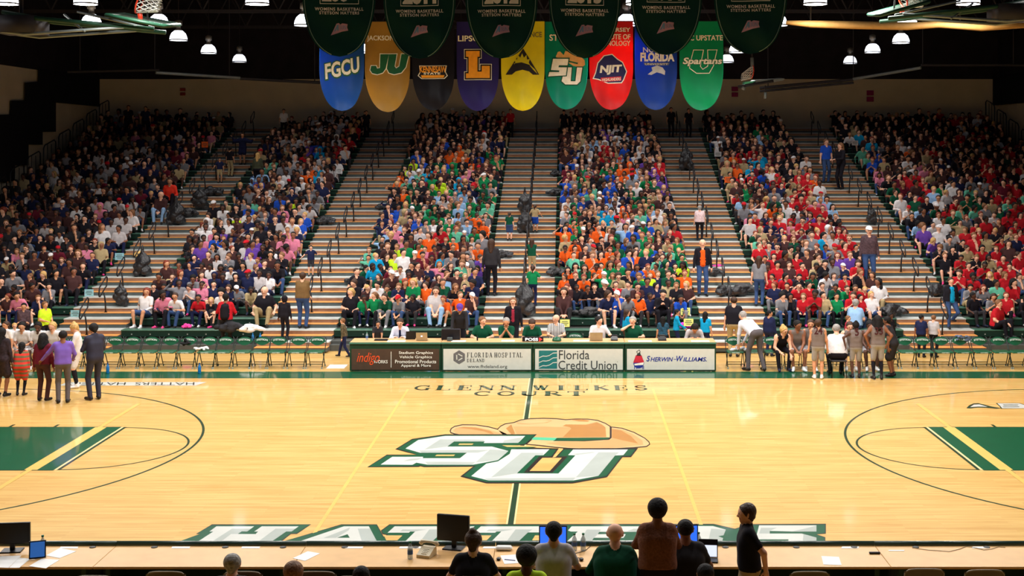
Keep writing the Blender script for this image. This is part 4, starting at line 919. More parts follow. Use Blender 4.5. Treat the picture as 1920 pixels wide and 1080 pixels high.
for x, y, lb in ((769, 1048, 'clear water bottle left of the beige telephone'), (1077, 1032, 'left clear water bottle of the pair right of the blue screen'), (1093.5, 1032, 'right clear water bottle of the pair right of the blue screen'), (80, 1036, 'clear water bottle beside the left monitor and tablet'), (1310, 1030, 'clear water bottle behind the small lit laptop')):
    p = nt(x, y); bottle((p.x, p.y, NTZ + .001), lb, group='water bottles on the near tables')
# misc
p = nt(945, 1031); r = MB().box(-.11, .11, -.06, .06, 0, .05, mat('white_plastic', (232, 232, 230), .4), .025).build('router_box', None, True, (p.x, p.y, NTZ + .001)); tag(r, 'low white rounded plastic box beside the big monitor', 'box')
def ellip(mb, r_, c, m, n=12, k=8): mb.lathe([(max(1e-4, r_[0] * math.sin(math.pi * i / k)), -r_[2] * math.cos(math.pi * i / k)) for i in range(k + 1)], c, m, n)
for x, y, nm, lb in ((1090, 1051, 'computer_mouse', 'black computer mouse in front of the grey-shirted man'), (935, 1050, 'computer_mouse', 'black computer mouse beside the sheet with the pen')):
    p = nt(x, y); mb = MB(); ellip(mb, (.035, .035, .018), (0, 0, .017), m_scr); o = mb.build(nm, None, True, (p.x, p.y, NTZ)); o.scale = (.85, 1.3, 1); tag(o, lb, 'mouse', 'computer mice')
p = nt(1640, 1038.5); o = MB().box(-.07, .07, -.02, .02, 0, .025, m_scr, .006).build('remote_control', None, False, (p.x, p.y, NTZ + .001)); tag(o, 'black remote control lying on the right near table', 'remote control')
def cable(pts, label, z=NTZ + .006, r=.004, m=m_gro):
    L = [nt(x, y) for x, y in pts]; o = MB().tube([(p.x, p.y, z + .0) for p in L], r, m, 6).build('cable', None, True); tag(o, label, 'cable')
cable([(1710, 1028), (1740, 1032), (1780, 1035), (1800, 1030), (1812, 1025), (1825, 1027), (1845, 1032), (1860, 1030), (1872, 1026), (1885, 1027)], 'thin pale cable snaking over the right near table', m=mat('pale_cable', (150, 130, 96), .5))
cable([(1108, 1024), (1096, 1034), (1080, 1038), (1072, 1044), (1082, 1046), (1090, 1048)], 'dark mouse cable looping right of the grey-shirted man')
# seat backs in front of the near tables
m_sbk = mat('grey_seat_back_shell', (96, 86, 74), .5); m_sbr = mat('seat_back_rim', (150, 140, 120), .4)
def near_seat(x, ytop, d, label):
    p = px(x, ytop, d); r = empty('stadium_chair', (p.x, p.y, 0)); tag(r, label, 'chair', 'chairs at the near tables'); z = p.z
    vs = []; fs = []; nx, nz = 12, 6
    def P_(u, v, s): hw = .235; zz = z - .34 + .34 * v * (1 - .12 * abs(u) ** 3); return (u * hw * (.9 + .1 * v), (-.03 + .05 * u * u) + s * .02 - v * .03, zz)
    for s in (0, 1):
        for i in range(nz + 1):
            for j in range(nx + 1): vs.append(P_(2 * j / nx - 1, i / nz, s))
    st = (nx + 1) * (nz + 1)
    for s in (0, 1):
        for i in range(nz):
            for j in range(nx):
                a = s * st + i * (nx + 1) + j; f = (a, a + 1, a + nx + 2, a + nx + 1); fs.append(f if not s else f[::-1])
    MB().add(vs, fs, m_sbk).build('backrest', r, True)
    MB().tube([P_(-1, .2, .5), P_(-1, .6, .5), P_(-.97, .92, .5)] + [P_(u / 5, 1, .5) for u in range(-4, 5)] + [P_(.97, .92, .5), P_(1, .6, .5), P_(1, .2, .5)], .012, m_sbr, 6).build('rim', r, True)
    MB().box(-.22, .22, .0, .42, z - .42, z - .37, m_sbk, .02).build('seat', r)
    for s in (-1, 1):
        MB().tube([(s * .22, 0, z - .2), (s * .22, .03, z - .4), (s * .2, -.05, 0)], .012, m_cf, 6).build('leg', r, True); MB().tube([(s * .2, .36, z - .42), (s * .22, .42, 0)], .012, m_cf, 6).build('leg', r, True)
for x, yt, d, lb in ((311, 1070, 15.55, 'grey chair back at the bottom left of the frame'), (455, 1070, 15.6, 'grey chair back behind the grey-haired head at bottom left'), (594, 1070, 15.6, 'grey chair back right of the curly head at bottom'), (1733, 1065, 15.4, 'grey chair back at bottom right, right of the empty one'), (1846, 1067, 15.4, 'grey chair back nearest the bottom right corner'), (1518, 1070, 15.4, 'grey chair back right of the man in the black polo'), (177, 1078, 15.5, 'grey chair back barely rising over the bottom frame edge, far left'), (664, 1079, 15.5, 'dark chair back barely rising over the bottom frame edge')):
    near_seat(x, yt, d, lb)
# ================================================================ FIGURES: one continuous skin over a posed skeleton
def surf_nets(prims, h, cutters=None):
    A = np.array([p[0] for p in prims]); B = np.array([p[1] for p in prims]); R = np.array([[p[2], p[3]] for p in prims])
    rm = R.max(1)[:, None] + 2.5 * h
    lo = np.minimum(A, B).__sub__(rm).min(0); hi = np.maximum(A, B).__add__(rm).max(0)
    n = np.ceil((hi - lo) / h).astype(int) + 1
    xs = [lo[i] + h * np.arange(n[i]) for i in range(3)]
    Fd = np.full(tuple(n), 1.0, np.float32)
    for p in prims:
        a = np.array(p[0]); b = np.array(p[1]); ra, rb, k = p[2], p[3], p[5]; m = max(ra, rb) + k + 2 * h
        i0 = np.maximum(0, ((np.minimum(a, b) - m - lo) / h).astype(int)); i1 = np.minimum(n, ((np.maximum(a, b) + m - lo) / h).astype(int) + 2)
        X = xs[0][i0[0]:i1[0], None, None]; Y = xs[1][None, i0[1]:i1[1], None]; Z = xs[2][None, None, i0[2]:i1[2]]
        d = b - a; L = float(d.dot(d)) + 1e-9
        t = np.clip(((X - a[0]) * d[0] + (Y - a[1]) * d[1] + (Z - a[2]) * d[2]) / L, 0, 1)
        D = np.sqrt((X - a[0] - t * d[0]) ** 2 + (Y - a[1] - t * d[1]) ** 2 + (Z - a[2] - t * d[2]) ** 2) - (ra + (rb - ra) * t)
        S = Fd[i0[0]:i1[0], i0[1]:i1[1], i0[2]:i1[2]]
        if k > 0:
            q = np.clip(.5 + .5 * (S - D) / k, 0, 1); S[...] = S * (1 - q) + D * q - k * q * (1 - q)
        else: np.minimum(S, D, out=S)
    if cutters:
        X = xs[0][:, None, None]; Y = xs[1][None, :, None]; Z = xs[2][None, None, :]
        for p0, nn, zone in cutters:
            c = -((X - p0[0]) * nn[0] + (Y - p0[1]) * nn[1] + (Z - p0[2]) * nn[2])
            if zone is not None:   # only cut near the head centre
                c = np.minimum(c, zone[3] - np.sqrt((X - zone[0]) ** 2 + (Y - zone[1]) ** 2 + (Z - zone[2]) ** 2))
            Fd = np.maximum(Fd, c)
    ins = Fd < 0
    # cells
    c8 = np.zeros(tuple(n - 1), np.int8)
    for i in (0, 1):
        for j in (0, 1):
            for k in (0, 1): c8 += ins[i:n[0] - 1 + i, j:n[1] - 1 + j, k:n[2] - 1 + k]
    act = (c8 > 0) & (c8 < 8); idx = -np.ones(tuple(n - 1), np.int64); cells = np.argwhere(act); idx[act] = np.arange(len(cells))
    acc = np.zeros((len(cells), 3)); cnt = np.zeros(len(cells))
    cor = [(i, j, k) for i in (0, 1) for j in (0, 1) for k in (0, 1)]
    for c in cor:
        for ax in range(3):
            if c[ax]: continue
            e = list(c); e[ax] = 1
            f0 = Fd[cells[:, 0] + c[0], cells[:, 1] + c[1], cells[:, 2] + c[2]]; f1 = Fd[cells[:, 0] + e[0], cells[:, 1] + e[1], cells[:, 2] + e[2]]
            m = (f0 < 0) != (f1 < 0); t = np.where(m, f0 / np.where(np.abs(f0 - f1) < 1e-9, 1, f0 - f1), 0)
            for q in range(3): acc[:, q] += np.where(m, c[q] + (t if q == ax else 0), 0)
            cnt += m
    V = lo + h * (cells + acc / cnt[:, None]); Q = []
    for ax in range(3):
        u, v = (ax + 1) % 3, (ax + 2) % 3
        sl0 = [slice(1, n[q] - 1) for q in range(3)]; sl1 = list(sl0); sl0[ax] = slice(0, n[ax] - 1); sl1[ax] = slice(1, n[ax])
        a = ins[tuple(sl0)]; b = ins[tuple(sl1)]
        for flip, m in ((False, a & ~b), (True, ~a & b)):
            g = np.argwhere(m)
            if not len(g): continue
            g[:, u] += 1; g[:, v] += 1
            def at(du, dv):
                w = g.copy(); w[:, u] -= du; w[:, v] -= dv; return idx[w[:, 0], w[:, 1], w[:, 2]]
            q = [at(1, 1), at(0, 1), at(0, 0), at(1, 0)]
            if flip: q = q[::-1]
            Q.append(np.stack(q, 1))
    Q = np.concatenate(Q); Q = Q[(Q >= 0).all(1)]
    cen = V[Q].mean(1); best = np.full(len(Q), 9.0); tg = np.zeros(len(Q), int)
    for p in prims:
        a = np.array(p[0]); b = np.array(p[1]); d = b - a; L = float(d.dot(d)) + 1e-9
        t = np.clip((cen - a).dot(d) / L, 0, 1); D = np.linalg.norm(cen - a - t[:, None] * d, axis=1) - (p[2] + (p[3] - p[2]) * t) - (p[6] if len(p) > 6 else 0)
        m = D < best; best[m] = D[m]; tg[m] = p[4]
    return V, Q, tg
SHIRT, FORE, PANTS, SHIN, SKIN, SHOE, EYE, LIP, HAIR, X1, X2, X3 = range(12)
def V3(*a): return np.array(a, float)
def unit(v): return v / (np.linalg.norm(v) + 1e-9)
def rotv(v, ax, deg):
    q = math.radians(deg); ax = unit(ax); return v * math.cos(q) + np.cross(ax, v) * math.sin(q) + ax * ax.dot(v) * (1 - math.cos(q))
def ik(a, t, l1, l2, pole):
    d = t - a; L = np.linalg.norm(d)
    if L > (l1 + l2) * .995: t = a + d / L * (l1 + l2) * .995; d = t - a; L = np.linalg.norm(d)
    if L < .06: L = .06
    x = (l1 * l1 - l2 * l2 + L * L) / (2 * L); hh = math.sqrt(max(0, l1 * l1 - x * x)); u = unit(d); p = pole - u * pole.dot(u); p = unit(p)
    return a + u * x + p * hh, t
def figure(pose='sit', s=1.0, lean=8, side=0, twist=0, head=(0, 0), hands=None, feet=None, hip=None, w=1.0, sleeve='short', legs='long', fine=False, hair='short', skirt=0, poles=None, hfw=1.0, collar=False, extra=None, kneepole=None, curl=(.5, .5)):
    """returns (body prims, hair prims, hair cutters, head frame). Local frame: faces -y."""
    P_ = []
    def cap(a, b, ra, rb, tag, k=.03, bias=0): P_.append((tuple(np.array(a) * s), tuple(np.array(b) * s), ra * s, rb * s, tag, k * s, bias))
    if hip is None: hip = (0, 0, .93) if pose == 'stand' else (0, 0, .115)
    P = V3(*hip); up = V3(0, 0, 1); r = V3(1, 0, 0); fw = V3(0, -1, 0)
    up = rotv(up, r, lean); fw = rotv(fw, r, lean)                # leaning forward tips the trunk towards -y
    if side: up = rotv(up, V3(0, -1, 0), side)
    rp = r.copy(); r = rotv(r, up, twist); fw = unit(np.cross(up, r)) * -1.0
    if fw[1] > 0 and abs(twist) < 90: fw = -fw
    bk = -fw
    hw = .075 * w
    cap(P - rp * hw, P + rp * hw, .112 * w, .112 * w, PANTS, .04)
    cap(P + up * .05 - r * hw, P + up * .05 + r * hw, .118 * w, .118 * w, SHIRT, .04, .004)
    cap(P + up * .17 - r * .07 * w, P + up * .17 + r * .07 * w, .113 * w, .113 * w, SHIRT, .06)
    cap(P + up * .26 - r * .075 * w, P + up * .26 + r * .075 * w, .109 * w, .109 * w, SHIRT, .06)
    cap(P + up * .33 - r * .085 * w, P + up * .33 + r * .085 * w, .106 * w, .106 * w, SHIRT, .05)
    cap(P + up * .43 - r * .135, P + up * .43 + r * .135, .075, .075, SHIRT, .05)
    for q in (-1, 1): cap(P + up * .485 + r * q * .02, P + up * .45 + r * q * .13, .052, .058, SHIRT, .04)
    nb = P + up * .50 + bk * .01; hu = rotv(up, r, -lean * .55 + head[1]); hr = rotv(r, hu, head[0]); hf = unit(np.cross(hu, hr)) * -1
    if hf.dot(fw) < 0 and abs(head[0]) < 90: hf = -hf
    hc = nb + unit(hu * .8 + up * .2) * .152 + hf * .015
    cap(P + up * .46, nb + up * .02, .07, .056, SHIRT if collar else SKIN, .03); cap(nb + (hu * .05 if collar else 0 * hu), hc - hu * .05, .06 if not collar else .054, .056, SKIN, .02)
    cap(hc + hu * .018 - hf * .018, hc + hu * .01 + hf * .012, .093, .09, SKIN, .02)
    cap(hc - hu * .03 + hf * .025, hc - hu * .092 + hf * .052, .068, .036, SKIN, .03)
    if fine or True:
        cap(hc - hu * .004 + hf * .092, hc - hu * .036 + hf * .108, .009, .015, SKIN, .012)
        for q in (-1, 1):
            cap(hc + hr * q * .088 - hu * .03 - hf * .005, hc + hr * q * .092 + hu * .012 - hf * .015, .012, .016, SKIN, .008)
            cap(hc + hr * q * .034 + hf * .094 + hu * .004, hc + hr * q * .036 + hf * .093 + hu * .004, .010, .010, EYE, .0, .001)
        cap(hc - hr * .02 - hu * .066 + hf * .088, hc + hr * .02 - hu * .066 + hf * .088, .008, .008, LIP, .006, .001)
    # arms
    for i, q in enumerate((-1, 1)):
        J = P + up * .44 + r * q * .165; tgt = None if hands is None else hands[i]
        if tgt is None: tgt = (q * .14, -.3, .19) if pose == 'sit' else (q * .27, -.06, .80)
        tgt = V3(*tgt); pole = V3(q * .7, .5, -.8) if poles is None or poles[i] is None else V3(*poles[i])
        E_, W = ik(J, tgt, .275, .25, pole); d1 = unit(E_ - J); d2 = unit(W - E_)
        cap(J - r * q * .01, J + d1 * .05, .066, .062, SHIRT if sleeve != 'none' else SKIN, .03)
        if sleeve == 'long': cap(J, E_, .057, .048, SHIRT, .03); cap(E_, W - d2 * .01, .047, .036, FORE, .02)
        elif sleeve == 'short': cap(J, J + d1 * .165, .062, .058, SHIRT, .03, .004); cap(J + d1 * .15, E_, .044, .039, SKIN, .02); cap(E_, W, .040, .027, FORE, .02)
        else: cap(J, E_, .052, .040, SKIN, .03); cap(E_, W, .040, .027, SKIN, .02)
        # hand
        hd = d2; side_v = unit(np.cross(hd, V3(0, 0, 1)) + V3(1e-3, 0, 0)); pn = unit(np.cross(side_v, hd))   # palm normal
        if hfw != 1.0: pass
        K1 = W + hd * .085
        for o in (-.024, 0, .024): cap(W + hd * .01 + side_v * o * .5, K1 + side_v * o, .019, .016, SKIN, .015)
        cu = curl[i]
        for f_, (o, ln) in enumerate(((-.032, .066), (-.011, .078), (.011, .075), (.032, .06))):
            b0 = K1 + side_v * o - hd * .005; b1 = b0 + unit(hd - pn * cu * .7) * ln * .52; b2 = b1 + unit(hd - pn * cu * 1.9) * ln * .48
            cap(b0, b1, .0105, .0095, SKIN, .004); cap(b1, b2, .0095, .0082, SKIN, .004)
        ts = side_v * -q * (1 if True else 1)
        t0 = W + hd * .02 + ts * .02; t1 = t0 + unit(hd * .5 + ts * .85) * .045; t2 = t1 + unit(hd * .9 + ts * .3 - pn * .3) * .032
        cap(t0, t1, .015, .0125, SKIN, .012); cap(t1, t2, .0115, .0095, SKIN, .004)
    # legs
    for i, q in enumerate((-1, 1)):
        J = P + rp * q * .085 * w - V3(0, 0, 1) * .02
        if feet is not None: tf = V3(*feet[i])
        else: tf = V3(q * .10, -.02, .085) if pose == 'stand' else V3(q * .12, -.47, -.23)
        kp = V3(q * .15, -1, .25) if pose == 'stand' else V3(q * .25, -.7, 1.0)
        if kneepole is not None: kp = V3(*kneepole[i])
        K, A = ik(J, tf, .43, .42, kp); up_l = .012 if legs == 'long' else 0
        if legs == 'bare': cap(J, K, .08 * w, .052, SKIN, .03)
        elif legs == 'short':
            cap(J, J + (K - J) * .8, .092 * w, .078, PANTS, .03, .004); cap(J + (K - J) * .7, K, .062, .052, SKIN, .02)
        else: cap(J, K, .09 * w, .064, PANTS, .03)
        if skirt:
            kk = J + (K - J) * skirt; cap(J, kk, .105 * w, .115, PANTS, .05, .006)
        calf = K + (A - K) * .3
        if legs == 'long': cap(K, A, .064, .052, SHIN, .02)
        else: cap(K, calf, .051, .053, SHIN, .02); cap(calf, A, .052, .034, SHIN, .02)
        g = V3(0, 0, 1); fd = V3(q * .25, -1, 0) if pose != 'stand' or True else fw
        fd = unit(fd); cap(A - V3(0, 0, .035) - fd * .035, A - V3(0, 0, .045) + fd * .15, .043, .035, SHOE, .015, .003); cap(A + V3(0, 0, .02), A - V3(0, 0, .03), .042, .042, SHOE, .01)
    if skirt: cap(P - rp * .08, P + rp * .08, .125 * w, .125 * w, PANTS, .04, .002)
    if extra: extra(cap, dict(P=P, up=up, r=r, fw=fw, hc=hc, hu=hu, hf=hf, hr=hr))
    # hair
    Hh = []; cut = []
    def hc_(a, b, ra, rb, tag=HAIR, k=.02, bias=0): Hh.append((tuple(np.array(a) * s), tuple(np.array(b) * s), ra * s, rb * s, tag, k * s, bias))
    bb = -hf
    zone = tuple(hc * s) + (.15 * s,)
    def plane(p0, nn): cut.append((tuple(np.array(p0) * s), tuple(unit(nn)), zone))
    face = (hc + hf * .075 + hu * .055, hu * .62 - hf * .78)
    if hair in ('short', 'cap', 'crop'):
        hc_(hc + hu * .024 + bb * .022, hc + hu * .014 + hf * .008, .103 if hair != 'crop' else .098, .099 if hair != 'crop' else .094); 
        if hair != 'crop': hc_(hc - hu * .05 + bb * .05, hc - hu * .07 + bb * .045, .06, .045)
        plane(*face)
        if hair == 'cap':
            cut.clear(); Hh.clear()
            hc_(hc + hu * .035 + bb * .015, hc + hu * .03 + hf * .01, .103, .1, X1); plane(hc + hu * .03, hu + hf * .15)
            b0 = hc + hu * .045 + hf * .09
            for o in (-.05, -.025, 0, .025, .05): hc_(b0 + hr * o, b0 + hr * o * .8 + hf * .08 - hu * .01, .014, .011, X1, .01)
            hc_(hc - hu * .02 + bb * .03, hc - hu * .05 + bb * .04, .085, .06)
    elif hair in ('long', 'pony', 'bun', 'curly'):
        hc_(hc + hu * .026 + bb * .022, hc + hu * .014 + hf * .008, .106, .101)
        hc_(hc - hu * .04 + bb * .05, hc - hu * .08 + bb * .05, .06, .05)
        if hair == 'long':
            hc_(hc - hu * .02 + bb * .055, hc - hu * .26 + bb * .075, .078, .06)
            for q in (-1, 1): hc_(hc + hr * q * .075 + bb * .02, hc + hr * q * .085 - hu * .2 + bb * .03, .038, .035)
        if hair == 'pony': hc_(hc + hu * .06 + bb * .11, hc - hu * .02 + bb * .16, .035, .04); hc_(hc - hu * .02 + bb * .16, hc - hu * .18 + bb * .12, .04, .022)
        if hair == 'bun': hc_(hc + hu * .11 + bb * .05, hc + hu * .12 + bb * .06, .048, .045)
        if hair == 'curly':
            for q in (-1, 1):
                hc_(hc + hr * q * .08 + hu * .02, hc + hr * q * .1 - hu * .18 + bb * .02, .045, .062)
            hc_(hc + bb * .06, hc - hu * .2 + bb * .08, .09, .09)
        plane(*face)
    elif hair == 'afro':
        hc_(hc + hu * .05 + bb * .03, hc + hu * .03 + bb * .01, .122, .115); plane(*face)
    elif hair == 'hood':
        hc_(hc + hu * .02 + bb * .015, hc - hu * .06 + bb * .01, .12, .1, X1); plane(hc + hf * .05, hu * .15 - hf * .9)
    elif hair == 'sides':
        hc_(hc - hu * .005 + bb * .028, hc - hu * .03 + bb * .03, .095, .085); plane(hc + hf * .02 + hu * .0, -hu * .5 - hf * .6); cut.append((tuple((hc + hu * .035) * s), tuple(unit(-hu)), zone))
    return P_, Hh, cut, (hc * s, hr, hf, hu)
def np_mesh(name, V, Q, tg, mats, smooth=True):
    me = bpy.data.meshes.new(name); me.vertices.add(len(V)); me.vertices.foreach_set('co', np.asarray(V, np.float32).ravel())
    me.loops.add(len(Q) * 4); me.loops.foreach_set('vertex_index', np.asarray(Q, np.int32).ravel()); me.polygons.add(len(Q))
    me.polygons.foreach_set('loop_start', np.arange(0, len(Q) * 4, 4, dtype=np.int32)); me.polygons.foreach_set('loop_total', np.full(len(Q), 4, np.int32))
    for m in mats: me.materials.append(m)
    me.polygons.foreach_set('material_index', np.asarray(tg, np.int32)); me.polygons.foreach_set('use_smooth', np.full(len(Q), smooth))
    me.update(); me.validate(); return me
CLOTH = {'K': (24, 22, 30), 'N': (26, 32, 66), 'D': (66, 40, 40), 'M': (98, 24, 42), 'G': (8, 118, 68), 'E': (10, 72, 50), 'T': (94, 176, 148), 'B': (28, 74, 178), 'L': (140, 176, 216), 'C': (10, 146, 196),
         'O': (224, 88, 24), 'R': (178, 24, 36), 'P': (206, 120, 146), 'V': (96, 60, 150), 'W': (216, 212, 214), 'A': (118, 118, 124), 'S': (182, 176, 178), 'Y': (190, 226, 40), 'H': (168, 148, 110), 'F': (224, 40, 130),
         'J': (52, 74, 116), 'Q': (44, 42, 46), 'Z': (110, 84, 52), 'I': (150, 40, 60)}
CNAME = {'K': 'black', 'N': 'navy', 'D': 'dark brown', 'M': 'maroon', 'G': 'green', 'E': 'dark green', 'T': 'mint', 'B': 'blue', 'L': 'light blue', 'C': 'turquoise', 'O': 'orange', 'R': 'red', 'P': 'pink', 'V': 'purple', 'W': 'white',
         'A': 'grey', 'S': 'pale grey', 'Y': 'neon yellow', 'H': 'khaki', 'F': 'hot pink', 'J': 'denim', 'Q': 'charcoal', 'Z': 'brown', 'I': 'crimson'}
def cm(c): return mat('cloth_' + CNAME[c].replace(' ', '_'), CLOTH[c], .8, spec=.15, var=.1, scale=14)
SKINS = [mat('skin_fair', (226, 172, 144), .55, var=.04), mat('skin_tan', (198, 142, 108), .55, var=.04), mat('skin_brown', (134, 86, 62), .5, var=.04), mat('skin_dark', (84, 54, 42), .5, var=.04)]
HAIRS = {'black': mat('hair_black', (16, 12, 13), .75, var=.35, scale=34, bump=.5), 'brown': mat('hair_brown', (62, 40, 28), .55, var=.35, scale=34, bump=.5), 'light': mat('hair_light_brown', (122, 82, 52), .55, var=.35, scale=34, bump=.5), 'blond': mat('hair_blond', (196, 156, 96), .55, var=.35, scale=34, bump=.5), 'grey': mat('hair_grey', (150, 146, 142), .55, var=.35, scale=34, bump=.5), 'red': mat('hair_auburn', (120, 50, 34), .55, var=.35, scale=34, bump=.5)}
M_EYE = mat('eye_dark', (74, 52, 46), .4, var=0); M_LIP = mat('lip', (170, 100, 90), .5, var=0)
SHOES = [mat('shoe_black', (24, 22, 24), .5), mat('shoe_white', (220, 220, 222), .5), mat('shoe_pink', (226, 60, 130), .5), mat('shoe_navy', (30, 34, 60), .5)]
def body_mats(shirt, pants, skin, shoe, long_sleeve, long_leg, x=None):
    sh = cm(shirt) if isinstance(shirt, str) else shirt; pa = cm(pants) if isinstance(pants, str) else pants
    L = [sh, sh if long_sleeve else skin, pa, pa if long_leg else skin, skin, shoe, M_EYE, M_LIP, HAIRS['black']]
    return L + list(x or [])
def person(label, loc, rz=0, shirt='K', pants='J', skin=0, hairc='brown', shoe=0, group=None, x=None, parent_extra=None, h=.024, shin=None, **k):
    """a person modelled one by one"""
    k.setdefault('sleeve', 'short'); k.setdefault('legs', 'long')
    pr, hp, cut, hf = figure(**k)
    V, Q, tg = surf_nets(pr, h); xs = [cm(c) if isinstance(c, str) else c for c in (x or ['K', 'W', 'R'])]
    ml = body_mats(shirt, pants, SKINS[skin], SHOES[shoe], k['sleeve'] == 'long', k['legs'] == 'long', xs)
    if shin is not None: ml[SHIN] = cm(shin)
    me = np_mesh('person', V, Q, tg, ml); o = bpy.data.objects.new('person', me); C.objects.link(o); o.location = loc; o.rotation_euler = (0, 0, rz)
    tag(o, label, 'person', group)
    if hp:
        V, Q, tg = surf_nets(hp, h * .75, cut); me = np_mesh('hair', V, Q, tg, [HAIRS[hairc]] * 9 + xs); nm = 'cap' if k.get('hair') == 'cap' else 'hood' if k.get('hair') == 'hood' else 'hair'
        ho = bpy.data.objects.new(nm, me); C.objects.link(ho); ho.parent = o
    return o, hf
# ================================================================ PEOPLE PLACED ONE BY ONE
def stripes(name, c1, c2, axis, sc):
    m = mat(name, c1, .8, var=0); nt_ = m.node_tree; b = nt_.nodes['Principled BSDF']; tc = nt_.nodes.new('ShaderNodeTexCoord'); w = nt_.nodes.new('ShaderNodeTexWave')
    w.bands_direction = axis; w.inputs['Scale'].default_value = sc; r = nt_.nodes.new('ShaderNodeValToRGB'); r.color_ramp.interpolation = 'CONSTANT'
    r.color_ramp.elements[0].color = lin(c1); r.color_ramp.elements[1].color = lin(c2); r.color_ramp.elements[1].position = .5
    nt_.links.new(tc.outputs['Object'], w.inputs['Vector']); nt_.links.new(w.outputs['Fac'], r.inputs['Fac']); nt_.links.new(r.outputs['Color'], b.inputs['Base Color']); return m
m_ref = stripes('referee_stripes', (30, 28, 30), (236, 232, 230), 'X', 8.0)
m_rstr = stripes('red_olive_stripes', (208, 52, 40), (110, 96, 66), 'Z', 3.2)
m_camo = mat('camouflage_cloth', (86, 74, 52), .8, var=.6, scale=25); m_jer = mat('bronze_jersey', (112, 100, 96), .6); m_jsh = mat('grey_shorts', (146, 146, 152), .6); m_suit = mat('dark_suit', (38, 38, 56), .7)
m_brn = mat('rust_brown_knit', (128, 82, 66), .9, var=.2, scale=40, bump=.3); m_plaid = mat('dark_plaid', (74, 54, 60), .8, var=.4, scale=20); m_flor = mat('pink_white_print', (222, 196, 200), .8, var=.25, scale=22)
m_sgr = mat('charcoal_slacks', (84, 78, 82), .7); m_vio = mat('violet_shirt', (112, 84, 176), .7); m_pale = mat('pale_blue_shirt', (214, 218, 238), .7); m_black_lb = mat('black_floral', (40, 28, 34), .8, var=.5, scale=20)
m_neon = cm('Y'); R90 = math.pi / 2
NP = [0]
def at_floor(xp, yfoot):
    d = F * H / (yfoot - VY); return (CX + (xp - VX) * d / F, D2Y(d), 0), d
def stand(label, xp, yfoot, yhead, deg, d=None, z=0, **k):
    NP[0] += 1
    if d is None: d = F * (H - z) / (yfoot - VY)
    s = k.pop('s', None) or (H - (yhead - VY) * d / F - z) / 1.735
    s = max(.6, min(1.16, s)); k.setdefault('lean', 3); k.setdefault('h', .02)
    return person(label, (CX + (xp - VX) * d / F, D2Y(d), z), math.radians(deg), pose='stand', s=s, **k)
def row_stand(label, xp, n, yhead, deg, **k):
    d = rd(n) + .3; return stand(label, xp, 0, yhead, deg, d=d, z=rz_(n) + .002, **k)
def sit(label, xp, d, zs, deg, s=1.0, footdrop=None, **k):
    NP[0] += 1
    fd = footdrop if footdrop is not None else zs
    k.setdefault('feet', [(-.13, -.42, -fd / s + .085), (.13, -.42, -fd / s + .085)]); k.setdefault('h', .02)
    return person(label, (CX + (xp - VX) * d / F, D2Y(d), zs), math.radians(deg), pose='sit', s=s, **k)
def put_number(o, txt, s, w=.2, h=.2, z=1.28, m=None, y=.128):
    mb = MB(); add_text(mb, txt, lambda a, b: (-a, y * s + .0, z * s + b), w, h, m or K_, bold=.03); mb.build('jersey_number', o)
m_num = mat('jersey_number_maroon', (66, 26, 30), .7)
def shand(x): return x
# --- team on the left
stand('man in a dark suit seen from behind, reading notes on the court', 178, 750, 603, -135, shirt=m_suit, pants=m_suit, sleeve='long', skin=1, hairc='black', hair='short', hands=[(-.1, -.3, 1.15), (.1, -.3, 1.15)], head=(0, 20), collar=True)
stand('blond player in white warm-up with black knee sleeves beside the suited man', 146, 727, 602, -75, shirt='W', pants='W', sleeve='long', legs='short', shin='K', skin=0, shoe=1, hairc='blond', hair='bun', hands=[(-.1, -.34, 1.1), (.1, -.34, 1.1)], head=(0, 28))
stand('man in a violet shirt and grey slacks with one arm held out', 118, 756, 617, -160, shirt=m_vio, pants=m_sgr, sleeve='long', skin=2, hairc='black', hair='crop', hands=[(-.22, -.3, .98), (.46, -.25, 1.0)])
stand('woman in maroon top and black trousers, long black hair, seen from behind', 80, 752, 622, 172, shirt='M', pants='D', sleeve='long', skin=2, hairc='black', hair='curly', w=1.05)
stand('woman in red and olive striped knit bending toward the seated team', 38, 742, 640, 180, shirt=m_rstr, pants=m_rstr, legs='bare', shin='K', skirt=.75, sleeve='long', skin=1, hairc='black', hair='long', lean=14, w=1.15)
stand('person in a black patterned dress cut by the left frame edge', 2, 744, 612, 170, shirt=m_black_lb, pants=m_black_lb, legs='bare', skirt=.8, sleeve='long', skin=2, hairc='black', hair='long')
stand('player in white uniform standing at far left behind the huddle', 12, 722, 600, -20, shirt='W', pants='W', legs='short', skin=1, sleeve='short', shoe=1, hairc='brown', hair='pony', d=34.2)
stand('second player in white standing behind the huddle near the left edge', 27, 716, 604, 30, shirt='W', pants='W', legs='short', skin=0, sleeve='short', shoe=1, hairc='blond', hair='pony', d=35.9)
for x, hc2, sk, lb, hd in ((48, 'black', 1, 'seated player in white with bowed head, first visible left of the maroon woman', 10), (78, 'black', 3, 'seated dark-skinned player in white mostly behind the maroon woman', 0), (105, 'blond', 0, 'seated player in white behind the violet-shirted man', -10), (19, 'brown', 2, 'seated player in white behind the striped woman at left', 5)):
    sit(lb, x, 35.25, .452, 0, .98, shirt='W', pants='W', legs='short', skin=sk, sleeve='short', shoe=1, hairc=hc2, hair='pony', lean=25, hands=[(-.1, -.4, .2), (.1, -.4, .2)], head=(hd, 0), footdrop=.45)
stand('woman in a neon yellow shirt standing before the left bleachers', 83, 690, 563, 60, shirt=m_neon, pants='K', skin=1, hairc='light', hair='short', w=1.2, hands=[(-.1, -.26, 1.05), (.12, -.26, 1.02)], d=38.0)
